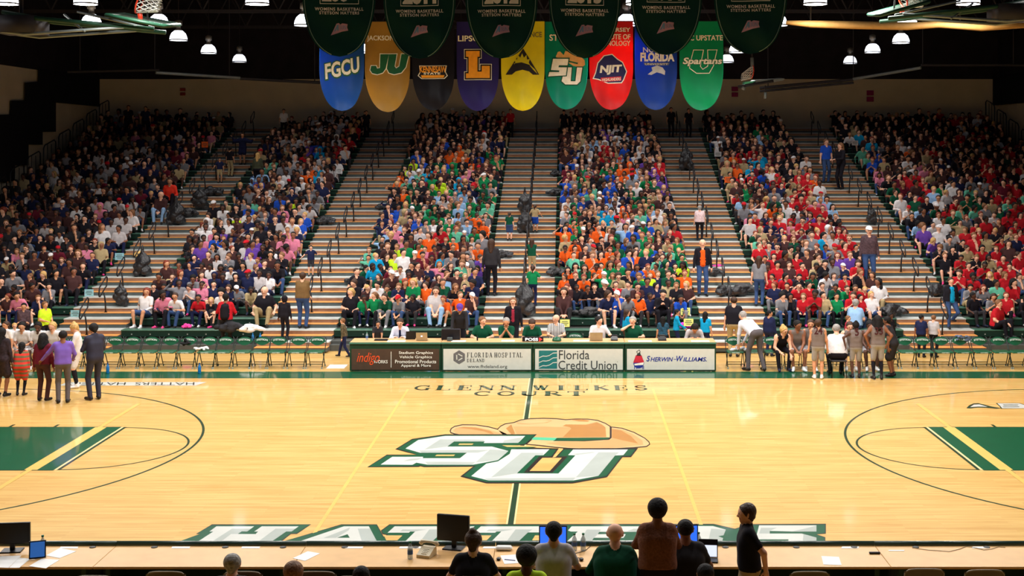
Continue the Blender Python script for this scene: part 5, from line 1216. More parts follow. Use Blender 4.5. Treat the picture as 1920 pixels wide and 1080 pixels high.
stand('woman in a pinkish brown print shirt left of the neon yellow one', 45, 690, 566, 15, shirt=m_plaid, pants='K', skin=1, hairc='black', hair='short', w=1.15, hands=[(.12, -.26, 1.05), (-.12, -.26, 1.05)], sleeve='long', d=38.2)
stand('small child in camouflage walking left beside the scorer tables', 646, 674, 595, -95, shirt=m_camo, pants='N', skin=0, hairc='light', sleeve='long', shoe=0, feet=[(-.1, -.28, .09), (.1, .25, .12)], lean=8, d=37.0)
# --- behind the scorer tables
m_st = mat('stool_dark', (44, 40, 40), .6)
def stool(xp, d, z, label):
    r = empty('stool', (CX + (xp - VX) * d / F, D2Y(d), 0)); tag(r, label, 'stool', 'stools')
    MB().box(-.2, .2, -.2, .2, z - .05, z - .003, m_st, .02).build('seat', r)
    for a in (-1, 1):
        for b in (-1, 1): MB().tube([(a * .16, b * .16, z - .05), (a * .19, b * .19, 0)], .013, m_cf, 6).build('leg', r, True)
def off(label, xp, col, sk, hc2, hr_='short', d=36.0, seat=.45, hd=(0, 10), lean=14, **k):
    stool(xp, d, seat, 'dark stool under the ' + label.split(' at ')[0].split(' with ')[0].split(',')[0][:60])
    k.setdefault('hands', [(-.12, -.42, .33), (.12, -.42, .33)]); k.setdefault('feet', [(-.12, -.25, -seat + .085), (.12, -.25, -seat + .085)])
    sit(label, xp, d, seat, k.pop('deg', 0), k.pop('s', .98), shirt=col, pants='K', skin=sk, hairc=hc2, hair=hr_, head=hd, lean=lean, **k)
off('man in pale shirt and tie writing at the left scorer table', 752, m_pale, 0, 'brown', sleeve='long', lean=22, x=['N'], extra=lambda cap, f: cap(f['P'] + f['up'] * .2 + f['fw'] * .105, f['P'] + f['up'] * .44 + f['fw'] * .1, .02, .014, X1 - 0, .0, .012))
off('man in dark green polo looking right at the scorer table', 905, 'E', 0, 'light', hd=(35, 0), w=1.15, hands=[(-.2, -.4, .33), (.2, -.4, .33)])
off('grey-haired man in green with clasped hands before his face', 950, 'E', 1, 'grey', 'crop', hands=[(-.03, -.33, .5), (.03, -.33, .5)], lean=18, w=1.1)
off('bowed person in green vest with white sleeves behind the possession arrow', 998, 'E', 0, 'brown', hd=(0, 32), lean=20, w=1.1)
off('bald referee in black and white striped shirt at the tables', 1043, m_ref, 0, 'brown', 'bald', hd=(-35, 0), lean=8, w=1.1, d=36.3)
off('dark-haired man in white shirt looking right over a laptop', 1122, 'W', 0, 'black', hd=(50, 0), lean=12, w=1.05, hands=[(-.1, -.4, .35), (.3, -.35, .38)])
off('grey-haired man in green holding a phone to his face', 1186, 'E', 0, 'grey', 'short', hd=(-15, -5), w=1.15, hands=[(-.12, -.2, .62), (.2, -.4, .34)], poles=[(-.9, -.3, -.6), None])
off('person in grey top writing with bowed black hair, rightmost at the tables', 1300, 'S', 1, 'black', 'long', hd=(0, 40), lean=38, sleeve='long', hands=[(-.12, -.5, .31), (.12, -.5, .31)])
stand('child in dark grey shirt bending at the far side of the left table', 707, 0, 598, 20, d=36.7, shirt='Q', pants='K', skin=1, hairc='black', lean=18, hands=[(-.25, -.45, .78), (.1, -.45, .78)])
stand('person in charcoal sweatshirt with a small orange chest print leaning on table', 862, 0, 585, 5, d=36.9, shirt='Q', pants='K', sleeve='long', skin=1, hairc='black', hair='cap', x=['V'], lean=22, hands=[(-.25, -.4, .8), (.22, -.45, .85)], s=.95, head=(0, 25))
stand('smiling woman in black cardigan and red print top behind the tables', 962, 0, 571, 0, d=37.4, shirt='K', pants='K', sleeve='long', skin=0, hairc='light', hair='long', s=.97, head=(0, -4), x=['I'], extra=lambda cap, f: cap(f['P'] + f['up'] * .1 + f['fw'] * .1, f['P'] + f['up'] * .4 + f['fw'] * .09, .03, .022, X1, 0, .012))
stand('brown-haired child in bright blue shirt between the two right laptops', 1174, 0, 578, 110, d=37.2, shirt='C', pants='D', skin=0, hairc='brown', hair='long', hands=[(-.15, -.2, .8), (.1, -.25, .9)])
stand('girl in dark teal patterned top behind the rightmost scorer table', 1243, 0, 592, 170, d=37.0, shirt=mat('teal_pattern', (30, 70, 92), .8, var=.5, scale=22), pants='N', skin=1, hairc='black', hair='long')
stand('child in turquoise hooded jacket turned to the right by yellow sign', 1268, 0, 578, 85, d=37.6, shirt='C', pants='N', skin=1, hairc='black', sleeve='long', hands=[(-.1, -.35, 1.0), (.1, -.3, .95)])
stand('girl in turquoise with long black hair at the right end of tables', 1322, 0, 583, 150, d=37.3, shirt='C', pants='N', skin=1, hairc='black', hair='long', hands=[None, (.1, -.35, .95)])
# --- visiting team on the right
stand('man in white shirt and grey trousers bending over a folding chair', 1418, 696, 597, -150, shirt=m_pale, pants=m_sgr, sleeve='long', skin=0, hairc='grey', hair='crop', lean=62, s=1.08, hands=[(-.1, -.62, .62), (.16, -.5, .62)], poles=[(-1, .2, .2), (1, .2, .2)], feet=[(-.16, .1, .085), (.16, -.12, .085)], shoe=0, h=.018)
stand('man with shaved head in black polo behind the bending man', 1376, 0, 572, 170, d=37.1, shirt='K', pants='H', skin=0, hairc='brown', hair='crop', w=1.2, s=1.0)
stand('woman in navy jacket looking back beside the green chairs', 1442, 0, 580, 140, d=37.2, shirt='N', pants='N', sleeve='long', skin=1, hairc='black', hair='short', head=(-60, 0), w=1.15)
JK = dict(shirt=m_jer, pants=m_jsh, sleeve='none', legs='short')
sit('blond seated player in black leaning forward with hanging hands', 1460, 35.15, .452, 10, 1.0, shirt='K', pants='K', sleeve='none', skin=0, hairc='blond', hair='bun', lean=42, hands=[(-.1, -.5, .05), (.16, -.52, -.02)], head=(30, 0), shoe=3)
sit('seated player in bronze jersey facing the court with hands clasped', 1492, 35.15, .452, 0, 1.05, skin=2, hairc='black', hair='short', lean=25, hands=[(-.05, -.45, .1), (.05, -.45, .1)], shoe=1, head=(30, 0), **JK)
sit('seated player in bronze jersey raising a hand beside number 24', 1520, 35.2, .452, -10, 1.0, skin=1, hairc='brown', hair='short', lean=12, hands=[(-.3, -.25, .55), (.1, -.42, .1)], shoe=1, **JK)
for lb, x, yf, yh, nm, sk, hs, rz_d, kw in (('standing player seen from behind wearing number 24', 1534, 711, 596, '24', 1, 'short', 172, {}), ('shorter standing player seen from behind wearing number 5', 1605, 709, 601, '5', 3, 'bun', 178, dict(hands=[(-.33, .05, .98), (.33, .05, .98)], poles=[(-1, .3, 0), (1, .3, 0)])), ('standing player with bushy black hair wearing number 33', 1646, 712, 589, '33', 2, 'curly', 178, dict(shin='K', hands=[(-.25, .0, .96), (.25, .0, .96)], poles=[(-1, .5, 0), (1, .5, 0)]))):
    q = dict(JK); q.update(kw); o, _ = stand(lb, x, yf, yh, rz_d, skin=sk, hair=hs, hairc='brown' if nm == '24' else 'black', shoe=1 if nm == '24' else 0, h=.018, **q)
    put_number(o, nm, 1.0, .21 if len(nm) > 1 else .1, .2, 1.26 if nm != '5' else 1.2, m_num, .135)
stool(1571, 33.9, .46, 'black folding stool under the coach in the white shirt')
sit('coach in white shirt seated on a stool with his back turned', 1571, 33.9, .462, 176, 1.05, shirt='W', pants='K', sleeve='long', skin=0, hairc='grey', hair='crop', lean=28, w=1.25, hands=[(-.1, -.4, .2), (.1, -.4, .2)])
stand('woman in dark grey dress bending in from the right of number 33', 1675, 706, 590, -120, shirt='Q', pants='Q', legs='bare', skirt=.85, sleeve='short', skin=2, hairc='black', hair='short', lean=18)
sit('seated player looking out between numbers 5 and 33', 1628, 35.2, .452, 0, 1.0, skin=3, hairc='black', hair='bun', lean=20, shoe=1, hands=[(-.1, -.42, .12), (.1, -.42, .12)], **JK)
sit('seated player hidden behind the white-shirted coach', 1590, 35.2, .452, 0, 1.0, skin=0, hairc='brown', hair='short', lean=25, shoe=1, **JK)
stand('child in a pink shirt looking right behind the players', 1589, 0, 590, 60, d=37.3, shirt='I', pants='N', skin=0, hairc='light')
stand('dark-haired woman in black behind number 33', 1668, 0, 584, 40, d=36.6, shirt='K', pants='K', sleeve='long', skin=3, hairc='black', hair='long')
stand('boy in navy shirt standing behind the right green chairs', 1727, 0, 588, 150, d=37.0, shirt='N', pants='K', skin=2, hairc='black', head=(-50, 0), hair='crop')
stand('boy in grey shirt with light hair behind the right green chairs', 1750, 0, 589, 140, d=37.0, shirt='S', pants='K', skin=0, hairc='light', hair='crop')
# --- on the stairs
row_stand('woman in black cardigan over bright blue shirt walking down the rightmost aisle', 1782, 0, 518, 10, shirt='K', pants='J', legs='long', sleeve='long', skin=0, hairc='brown', w=1.2, feet=[(-.1, -.1, .09), (.14, .12, .3)], x=['C'], extra=lambda cap, f: cap(f['P'] + f['up'] * .04 + f['fw'] * .085, f['P'] + f['up'] * .4 + f['fw'] * .07, .085, .06, X1, 0, .014))
row_stand('man with white hair in pink and white print shirt climbing stairs', 1312, 9, 384, 175, shirt=m_flor, pants='K', skin=0, hairc='grey', w=1.2)
row_stand('bald man in black jacket over orange shirt and jeans on stairs', 1317, 3, 446, 0, shirt='K', pants='J', sleeve='long', skin=0, hair='bald', x=['O'], extra=lambda cap, f: cap(f['P'] + f['up'] * .04 + f['fw'] * .085, f['P'] + f['up'] * .4 + f['fw'] * .07, .07, .055, X1, 0, .014))
row_stand('girl in dark green top and denim skirt in the centre aisle', 955, 9, 402, 170, shirt='E', pants='J', legs='bare', skirt=.7, skin=0, hairc='brown', hair='pony')
row_stand('girl in olive top with blue skirt right of the centre handrail', 1003, 10, 397, 165, shirt='H', pants='B', legs='bare', skirt=.6, skin=1, hairc='brown', hair='pony', hands=[(-.4, -.15, 1.0), (.42, -.1, .95)])
row_stand('child in dark green top and khaki shorts climbing the centre aisle', 997, 5, 446, 170, shirt='E', pants='H', legs='short', skin=0, hairc='brown', hair='long', hands=[(.42, -.1, 1.1), (-.35, -.05, .85)])
row_stand('child in kelly green top and jeans climbing the centre aisle', 999, 2, 496, 175, shirt='G', pants='N', skin=0, hairc='brown', hair='pony', hands=[(-.42, -.2, 1.15), (.3, -.05, .8)])
row_stand('tall woman in purple-black clothes seen from behind beside the centre aisle', 921, 3, 446, 175, shirt='Q', pants='K', sleeve='long', skin=1, hairc='brown', hair='long')
row_stand('boy in navy shirt and grey shorts balancing in second aisle', 583, 5, 461, 10, shirt='N', pants='Q', legs='short', skin=0, hairc='black', hands=[(-.55, -.1, 1.0), (.5, -.1, 1.25)])
row_stand('woman in grey-brown hooded sweatshirt and jeans climbing second aisle', 567, 0, 508, 170, shirt='Z', pants='J', sleeve='long', skin=0, hairc='brown', hair='short', w=1.15, hands=[(.2, -.25, 1.25), (-.25, -.1, .9)])
row_stand('child in all black at the foot of the second aisle', 533, -1, 553, 165, shirt='K', pants='K', sleeve='long', skin=2, hairc='black', hair='hood', x=['K'])
stand('person in red jacket with a black backpack facing the stands', 423, 0, 548, 180, d=38.4, shirt='R', pants='Q', sleeve='long', skin=2, hairc='black', w=1.1, x=['K'], hands=[(-.2, -.3, 1.05), (.2, -.3, 1.05)], extra=lambda cap, f: [cap(f['P'] + f['up'] * .1 - f['fw'] * .14, f['P'] + f['up'] * .36 - f['fw'] * .15, .12, .11, X1, .02, .02)])
row_stand('man in white cap and dark plaid shirt standing in right section', 1629, 4, 422, 0, shirt=m_plaid, pants='J', sleeve='long', skin=0, hair='cap', x=['W'], w=1.15)
row_stand('woman in grey shirt and jeans facing the right section', 1423, 2, 484, 160, shirt='A', pants='J', skin=0, hairc='brown', hair='long', s=.92)
row_stand('woman in blue shirt and jeans talking high in the rightmost aisle', 1548, 17, 259, 20, shirt='B', pants='J', skin=0, hairc='light', hair='short')
row_stand('woman in long black coat holding a white paper high up', 1577, 16, 266, -60, shirt='K', pants='K', sleeve='long', skin=0, hairc='light', hair='curly', hands=[(-.1, -.35, 1.1), (.1, -.35, 1.1)])
row_stand('child holding a dark cloak open like wings, upper left', 455, 20, 248, 0, shirt='N', pants='N', sleeve='long', legs='short', skin=1, hairc='brown', hair='long', skirt=.6, hands=[(-.55, -.1, 1.5), (.6, -.1, 1.35)], x=['N'], extra=lambda cap, f: [cap(f['P'] + f['up'] * .38, f['P'] + f['up'] * .3 + f['r'] * q * .45, .12, .09, X1, .04, .0) for q in (-1, 1)])
row_stand('boy in navy shirt and khaki shorts standing in leftmost aisle', 412, 17, 296, 15, shirt='N', pants='H', legs='short', skin=1, hairc='black', hands=[(-.5, -.15, .9), None])
row_stand('boy in black shirt and khaki trousers behind the other standing boy', 431, 18, 274, 160, shirt='K', pants='H', skin=1, hairc='black')
row_stand('woman in dark olive dress with blond hair among the left crowd', 483, 16, 285, 170, shirt=mat('olive_dress', (58, 62, 44), .8), pants='K', skirt=.6, sleeve='long', skin=0, hairc='blond', hair='long')
for x, yh, lb in ((1057, 205, 'wearing a wide hat'), (1097, 203, 'left of three close together'), (1113, 208, 'middle of three close together'), (1143, 209, 'right of three close together'), (1258, 200, 'in front of the deep blue banner tip'), (1291, 202, 'below the emerald banner'), (957, 203, 'in a red top under the yellow banner'), (687, 206, 'above the second aisle'), (241, 196, 'leftmost of the pair at upper left'), (273, 198, 'in dark blue at upper left'), (532, 203, 'in white under the royal blue banner')):
    row_stand('dim standing spectator against the back wall, ' + lb, x, 25, yh, 10, shirt='R' if 'red' in lb else 'W' if 'white' in lb else 'N' if 'blue at' in lb else 'K', pants='K', skin=1, hairc='black', hair='cap' if 'hat' in lb else 'short', x=['K'], h=.03)
sit('large man in turquoise shirt and khaki shorts sitting by the rightmost aisle', 1634, rd(21) + .2, rz_(21) + .012, 0, 1.08, footdrop=.232, shirt='C', pants='H', legs='short', skin=0, hairc='red', w=1.3, h=.026)
sit('man with bald head in black polo sitting in the left front row', 498, rd(1) + .18, rz_(1) + .012, 0, 1.1, footdrop=.232, shirt='K', pants='H', skin=0, hair='bald', w=1.25, lean=12, hands=[(-.25, -.35, .2), (.3, -.3, .2)])
sit('large woman in grey shirt and jeans in the left-centre front row', 818, rd(1) + .18, rz_(1) + .012, 0, 1.08, footdrop=.232, shirt='S', pants='L', skin=0, hairc='brown', hair='long', w=1.35, hands=[(-.05, -.38, .16), (.05, -.38, .16)])
sit('woman in brown top with wavy hair in the right-centre front row', 1057, rd(1) + .18, rz_(1) + .012, 0, 1.05, footdrop=.232, shirt='D', pants='Q', skin=0, hairc='brown', hair='curly', w=1.2, sleeve='long', hands=[(-.03, -.4, .08), (.03, -.4, .08)])
sit('man in pale blue shirt sitting sideways in the right front row', 1603, rd(0) + .18, rz_(0) + .012, 150, 1.0, footdrop=.232, shirt='L', pants='J', skin=0, hairc='grey', w=1.15)
sit('boy in a red shirt and black trousers sitting sideways at right', 1868, rd(0) + .18, rz_(0) + .012, 40, 1.0, footdrop=.232, shirt='R', pants='K', skin=0, hairc='light', w=1.25)
sit('bald man in dark sweater and jeans by the leftmost aisle', 303, rd(12) + .18, rz_(12) + .012, 0, 1.1, footdrop=.232, shirt='D', pants='L', skin=0, hair='bald', sleeve='long', h=.026, hands=[(-.04, -.35, .2), (.04, -.35, .2)])
sit('person in a bright orange-red jacket by the leftmost aisle', 320, rd(14) + .18, rz_(14) + .012, 0, 1.1, footdrop=.232, shirt=mat('orange_red_jacket', (232, 50, 26), .7), pants='K', skin=1, hair='short', sleeve='long', h=.026)
# --- at the near tables, seen from behind
def near(label, xp, d, seat, **k):
    k.setdefault('h', .013); k.setdefault('lean', 14); deg = k.pop('deg', 180); s = k.pop('s', 1.0)
    stool(xp, d, seat, 'dark stool under the ' + label[:48].rsplit(' ', 1)[0])
    k.setdefault('hands', [(-.2, -.42, .33), (.2, -.42, .33)])
    return sit(label, xp, d, seat, deg, s, feet=[(-.12, -.3, -seat / s + .085), (.12, -.3, -seat / s + .085)], **k)
o, hf_ = near('brown-haired woman in black shirt with white lettering beside the big monitor', 886, 15.75, .44, shirt='K', pants='K', skin=0, hairc='brown', hair='bun', sleeve='short', w=1.08, head=(-12, 4))
mb = MB(); add_text(mb, 'STETSON HATTERS', lambda a, b: (-a, .075, .385 + b), .24, .035, W_, bold=.02); add_text(mb, 'HATTERS', lambda a, b: (-a, .085, .335 + b), .13, .02, W_); 
mb.build('shirt_lettering', o)
near('dark-haired person in a neon yellow shirt at the bottom edge', 987, 15.05, .44, shirt=m_neon, pants='K', skin=3, hairc='black', hair='afro', w=1.15, s=1.02, lean=8)
near('man in a pale grey polo facing the lit blue screen', 1038, 16.0, .46, shirt='S', pants='K', skin=1, hairc='black', hair='short', w=1.12, s=1.03, lean=12)
near('bald man in a green pullover at the near table', 1154, 15.9, .45, shirt='E', pants='K', skin=0, hair='bald', sleeve='long', w=1.3, s=1.05, lean=16)
near('man in black vest over mauve sleeves right of standing woman', 1287, 16.0, .47, shirt='Q', pants='K', skin=2, hairc='black', hair='crop', w=1.15, s=1.05, lean=14)
stand('woman in rust brown knit sweater standing at the near tables', 1233, 0, 937, 180, d=15.75, shirt=m_brn, pants='K', sleeve='long', skin=2, hairc='black', hair='afro', h=.013, w=1.2, s=1.0, hands=[(-.14, -.35, 1.05), (.14, -.35, 1.05)], poles=[(-1, .2, -.8), (1, .2, -.8)], collar=False)
stand('man in black polo and khaki trousers standing in profile, hand on hip', 1405, 0, 934, -92, d=15.8, shirt='K', pants='H', sleeve='short', skin=0, hairc='brown', hair='short', h=.013, w=1.15, s=.985, hands=[(-.16, .05, .92), (.2, .18, .93)], poles=[(-1, .7, 0), (.9, .9, 0)], collar=True)
near('grey-haired person whose head rises at bottom left', 430, 15.0, .42, shirt='Q', pants='K', skin=0, hairc='grey', hair='short', s=.98)
near('curly brown-haired person whose head tops the bottom edge', 546, 14.75, .40, shirt='Q', pants='K', skin=0, hairc='light', hair='afro', s=.95)
near('dark-haired person barely visible at the bottom, left of centre', 674, 14.7, .40, shirt='K', pants='K', skin=1, hairc='black', hair='short', s=.95)
near('dark-haired head barely visible below the small lit laptop', 1325, 14.75, .40, shirt='K', pants='K', skin=1, hairc='black', hair='short', s=.96)
# ================================================================ THE CROWD ON THE BENCHES
rng = random.Random(7)
FD = -.232 / .85 + .085
TPL_SPEC = [
    dict(lean=10, hands=[(-.1, -.36, .2), (.1, -.36, .2)]), dict(lean=28, hands=[(-.16, -.42, .3), (.16, -.42, .3)], head=(15, -8)), dict(lean=5, hands=[(-.12, -.25, .3), (.14, -.22, .26)], head=(-35, 0)),
    dict(lean=12, hands=[(-.1, -.36, .2), (.06, -.2, .55)], head=(20, 5)), dict(lean=32, hands=[(-.05, -.5, .1), (.05, -.5, .1)], head=(0, -5)), dict(lean=6, side=6, hands=[(-.22, -.3, .2), (.2, -.35, .25)], head=(45, 0)),
    dict(lean=18, side=-5, hands=[(-.04, -.3, .42), (.04, -.3, .42)], head=(-15, 10)), dict(lean=4, hands=[(-.28, -.15, .75), (.1, -.3, .2)], head=(10, -5)), dict(lean=-4, hands=[(-.3, .08, .1), (.15, -.3, .25)], head=(25, 0)), dict(lean=22, twist=18, hands=[(-.12, -.4, .25), (.2, -.3, .35)], head=(30, 8)),
]
HST = ['short', 'long', 'pony', 'short', 'curly', 'afro', 'bun', 'crop', 'short', 'short', 'long', 'pony', 'crop', 'short', 'curly', 'long', 'short', 'crop', 'hood', 'cap', 'short', 'long']
def tpl(h, i, legs, hair):
    sp = dict(TPL_SPEC[i]); pr, hp, cut, hf = figure(pose='sit', s=1.0, sleeve='short', legs=legs, hair=hair, feet=[(-.13, -.40, FD), (.12, -.46, FD)], **sp)
    return surf_nets(pr, h), surf_nets(hp, h * .9, cut)
TPL = {}
def get_tpl(h, i, legs, hair):
    k = (h, i, legs, hair)
    if k not in TPL:
        kb = (h, i, legs)
        sp = dict(TPL_SPEC[i]); pr, hp, cut, hf = figure(pose='sit', s=1.0, sleeve='short', legs=legs, hair=hair, feet=[(-.13, -.40, FD), (.12, -.46, FD)], **sp)
        if kb not in TPL: TPL[kb] = surf_nets(pr, h)
        TPL[k] = (TPL[kb], surf_nets(hp, h * .9, cut))
    return TPL[k]
ROWS = {
 'left-centre': ['KGGEAK..OOD', 'KDWENDGOAEKEN', 'K.EDGOAKDLDHN', 'ECKMWKDNPKTHV', 'TCKYWDMDCAKAV', 'TKDYGOPMKDDAO', '.LKPDGODKODSA', '.LPKASDRGTTG.', 'NNLDBAWWGALOO', 'NBHBKGGWLAOA', 'NBADTEKELGTT', 'NKEEAKSELGGT', 'KOGKDLPALWEG', 'KDEKGYGCNNEA', 'OTEMGYDCNRGE', 'OLTCKDKKPNGK', 'YWSCEBGKPDDD', '.YBKEBGKODDG', '.BKDKOOONBGG', '..KADOOHNKGN', '.DKKBDKKDSN.', 'KDDKBKKKDSNN', 'DKKDKKDKKDKK', 'KKDKNKAKDKNK', 'KWKKDKPKKNKK', 'KSKAKPKKVKKR', '..KWKKAPKKKKR'],
 'right-centre': ['...XNBAONK.B.', 'DKKKKRADNNHKD', 'OKOKGGHKGYNEEO', 'OTEOWGGDBOAENY', 'XTEOOGDBONTNNG', 'OODADOEGDGBDTG', 'HODAKKGBAGDDHG', 'OGKOOWELBNGDDR', 'BOGKOKHSWNGBHAK', 'AGDKHCCNPSTBWHK', 'WEKNCBWODDGLWK', 'WGBNDLWNGDGDS', 'BABTDBWNGEHWK', 'BDBTKBKEWDEV', 'BAEHKWBDEAWGWV', 'MDGKMEBOOLAKVV', 'MDGAMGEOOLDVR', 'XBDADKEODWVDR', 'DBKSKRDLBWKWD', 'DNWWKRRHBKWKK', 'DDHWLWRDKBKWKK', 'DDHSLWKWKADSK', 'DKHKKKVWWKBKH', 'KDKKKVKWKBKDK', 'KKDKVKKKKKNKK', 'KDK.KKVKKKKR.', '.KK.K.KKRK...K'],
 'left': ['W.PW.RKW..K', 'KNASPNNAHW', 'DKNAPNNKNSW', 'DDNDWDWNNKK', '.KNDSAKSVDK', '.KVASDSVKWP', 'KKPBVSKDVKDPP', 'DWPVNDSKKDPN', 'WWKWDNHNKSWB', 'W.WYWDANPKB', 'KW.KBDANPKSS', '.HKATDKBKYSA', '.XKADWADNKAA', '.KDDKWKHWKAN', '..LBDHWKKWKND', '..LLDDWKDOCSD', '..LTKAAAKOCSS', '.KNTKKSWDWAKW', '.HKKDKDRDWANN', 'KNNNHKKVBCDRW', 'KNNNSSKWVBCKRWR', 'DNNSKDWSKDDKWRR', 'KDKKHDSKWDKDKRK', 'K.KDKHKWWKSKRR', '..K.KDKWKKWNKK', '.K..KWKSKK.KK', '......KWK.K.KK'],
 'right': ['AKRRHGRRWX', 'NKRRAEGRRW', 'RRKEWARKD', 'RRDRHKANRD', 'DRDRDHAVVK', 'RARHKADBARK', 'TRNDEKACSRR', 'EHDNMMARWRR', 'SRNRPRDRWM', 'PRNRWRAVMMK', 'ALWOEWWDRRL', 'LADREWRRPPL', 'RGDKASRRHL', 'DGKDNNHRRW', 'HDDRBRRHRRO', 'DRRBWRKRA', 'HOCMRKKHA', 'DRHCCMKKKW', 'AORRCMDDK', 'KMRRDKRKK', 'WKDKDNKKK', 'WKKNKLKHH', 'KAKDKLGKK', 'KDKKKGKKK', 'KKDKKKKKK', 'KKKKKDKKK', 'KKKKKKK'],
 'far-right': ['KARKAE', 'AATRKA', 'RRKRAR', 'XRRRRRN', 'KRKHRRDR', 'KKHRRDRM', 'VAKRHRNRR', 'VWSRRKHRRD', 'LWWHRRDRRM', 'KKWEADSRRM', 'WLERTTAERRK', 'WEKWREEHTRRK', 'EKRLSDEKRRTK', 'EMDRGWTAKMRD', 'KMRRDWNAAMRK', 'PKRRHDNDNRMK', 'PDKWPDDKDRMD', 'BHDWPDNKKDRK', 'TBKDDHDNKDRD', 'TNKDODRKKKD', '.KADWDDKKDK', '.DKKWKDKRDK', 'WCKDKKKDKK', 'KHKDKKKDKKK', 'KHDKKKKDKKK', 'KKKKDKKKKKK', 'KKKDKKKKK'],
 'far-left': []}
for n in range(27): ROWS['far-left'].append(''.join(rng.choice('KKKKDDNNAAMWSPQQHKDN' if n > 1 else 'KDPAKNDQ') for _ in range(14)))
SKIP = {('left', 1, 10), ('left', 1, 7), ('left-centre', 1, 6)}
crowd = []
for sn, rows in ROWS.items():
    x0, x1 = SECT[sn]
    for ri, st in enumerate(rows):
        n = ri + 1; d = rd(n) + .18; L = len(st)
        if sn == 'far-right':
            seats = [(x0 + .3 + j * .48, st[j] if j < L else rng.choice('RRKDMKWAEDRK')) for j in range(15)]
        elif sn == 'far-left': seats = [(x1 - .35 - j * .46 - (.5 if n < 3 else 0), st[j % L]) for j in range(13)]
        else: seats = [(x0 + .22 + (x1 - x0 - .4) * (j + .5) / L, c) for j, c in enumerate(st)]
        k = 0
        for j, (x, c) in enumerate(sorted(seats)):
            if c == '.': continue
            x += rng.uniform(-.05, .05); xp = VX + (x - CX) * F / d
            if not (-14 < xp < 1934): continue
            k += 1
            if c == 'X': crowd.append((d, x, n, sn, k, 'X')); continue
            crowd.append((d, x, n, sn, k, c))
HCOL = ['black', 'brown', 'black', 'brown', 'light', 'blond', 'black', 'brown', 'red', 'light']
crowd = [c for c in crowd if c[5] != 'X']
crowd.sort(key=lambda c: c[0])
taken = [(o.location.x, o.location.y) for o in bpy.data.objects if o.name.startswith('person')]
crowd = [c for c in crowd if not any(abs(c[1] - tx) < .27 and abs(D2Y(c[0]) - ty) < .38 for tx, ty in taken)]
N_IND = max(0, 300 - NP[0])
ind, rest = crowd[:N_IND], crowd[N_IND:]
IMESH = {}
def attrs(c):
    r_ = random.Random(hash((round(c[1], 3), c[2], 5)) & 0xffff)
    col = c[5]; dark = c[3] in ('far-left', 'left')
    sk = r_.choices([0, 1, 2, 3], [3, 2, 3, 3] if dark else [6, 3, 1.4, 1])[0]
    hc_ = r_.choice(HCOL) if sk < 2 else 'black'
    return dict(i=r_.randrange(10), legs='short' if r_.random() < .4 else 'long', hair=r_.choice(HST), sk=sk, hc=hc_, pants=r_.choice('KNJQHNKJQA'), ls=r_.random() < .3, s=r_.choice([.8, .83, .85, .88, .9, .95, 1.02]), rz=r_.uniform(-.35, .35), dy=r_.uniform(-.04, .06), sh=r_.choice([0, 1, 1, 3, 0, 2]), lw=r_.random() < .12)
HPHR = {'short': 'short %s hair', 'long': 'long %s hair', 'pony': '%s ponytail', 'curly': 'curly %s hair', 'afro': 'bushy %s hair', 'bun': '%s hair bun', 'crop': 'cropped %s hair', 'cap': 'cap', 'hood': 'hood'}
for d, x, n, sn, k, c in ind:
    a = attrs((d, x, n, sn, k, c)); key = (a['i'], a['legs'], a['hair'])
    if key not in IMESH:
        (V, Q, tg), (V2, Q2, t2) = get_tpl(.026, *key)
        kb = (a['i'], a['legs'])
        if kb not in IMESH: IMESH[kb] = np_mesh('seated_person', V, Q, tg, [cm('K')] * 9)
        IMESH[key] = (IMESH[kb], np_mesh('hair', V2, Q2, t2, [cm('K')] * 10))
    me, hm = IMESH[key]
    o = bpy.data.objects.new('person', me); C.objects.link(o); o.location = (x, D2Y(d) + a['dy'], rz_(n) + .012); o.rotation_euler = (0, 0, a['rz']); o.scale = (a['s'],) * 3
    ml = body_mats(c, a['pants'], SKINS[a['sk']], SHOES[a['sh']], a['ls'], a['legs'] == 'long')
    for i_, m in enumerate(ml): o.material_slots[i_].link = 'OBJECT'; o.material_slots[i_].material = m
    nm = 'cap' if a['hair'] == 'cap' else 'hood' if a['hair'] == 'hood' else 'hair'
    ho = bpy.data.objects.new(nm, hm); C.objects.link(ho); ho.parent = o
    hm_l = [HAIRS[a['hc']]] * 9 + [cm(c if a['hair'] == 'hood' else 'R' if a['sk'] % 2 else 'W')]
    for i_, m in enumerate(hm_l): ho.material_slots[i_].link = 'OBJECT'; ho.material_slots[i_].material = m
    tag(o, 'spectator in %s with %s, row %s %s, %s from left' % (CNAME[c], (HPHR[a['hair']] % a['hc']) if '%s' in HPHR[a['hair']] else HPHR[a['hair']], ['zero', 'one', 'two', 'three', 'four', 'five', 'six', 'seven', 'eight', 'nine', 'ten', 'eleven', 'twelve'][n], sn, ORD[k]), 'person', 'seated crowd in the front rows')
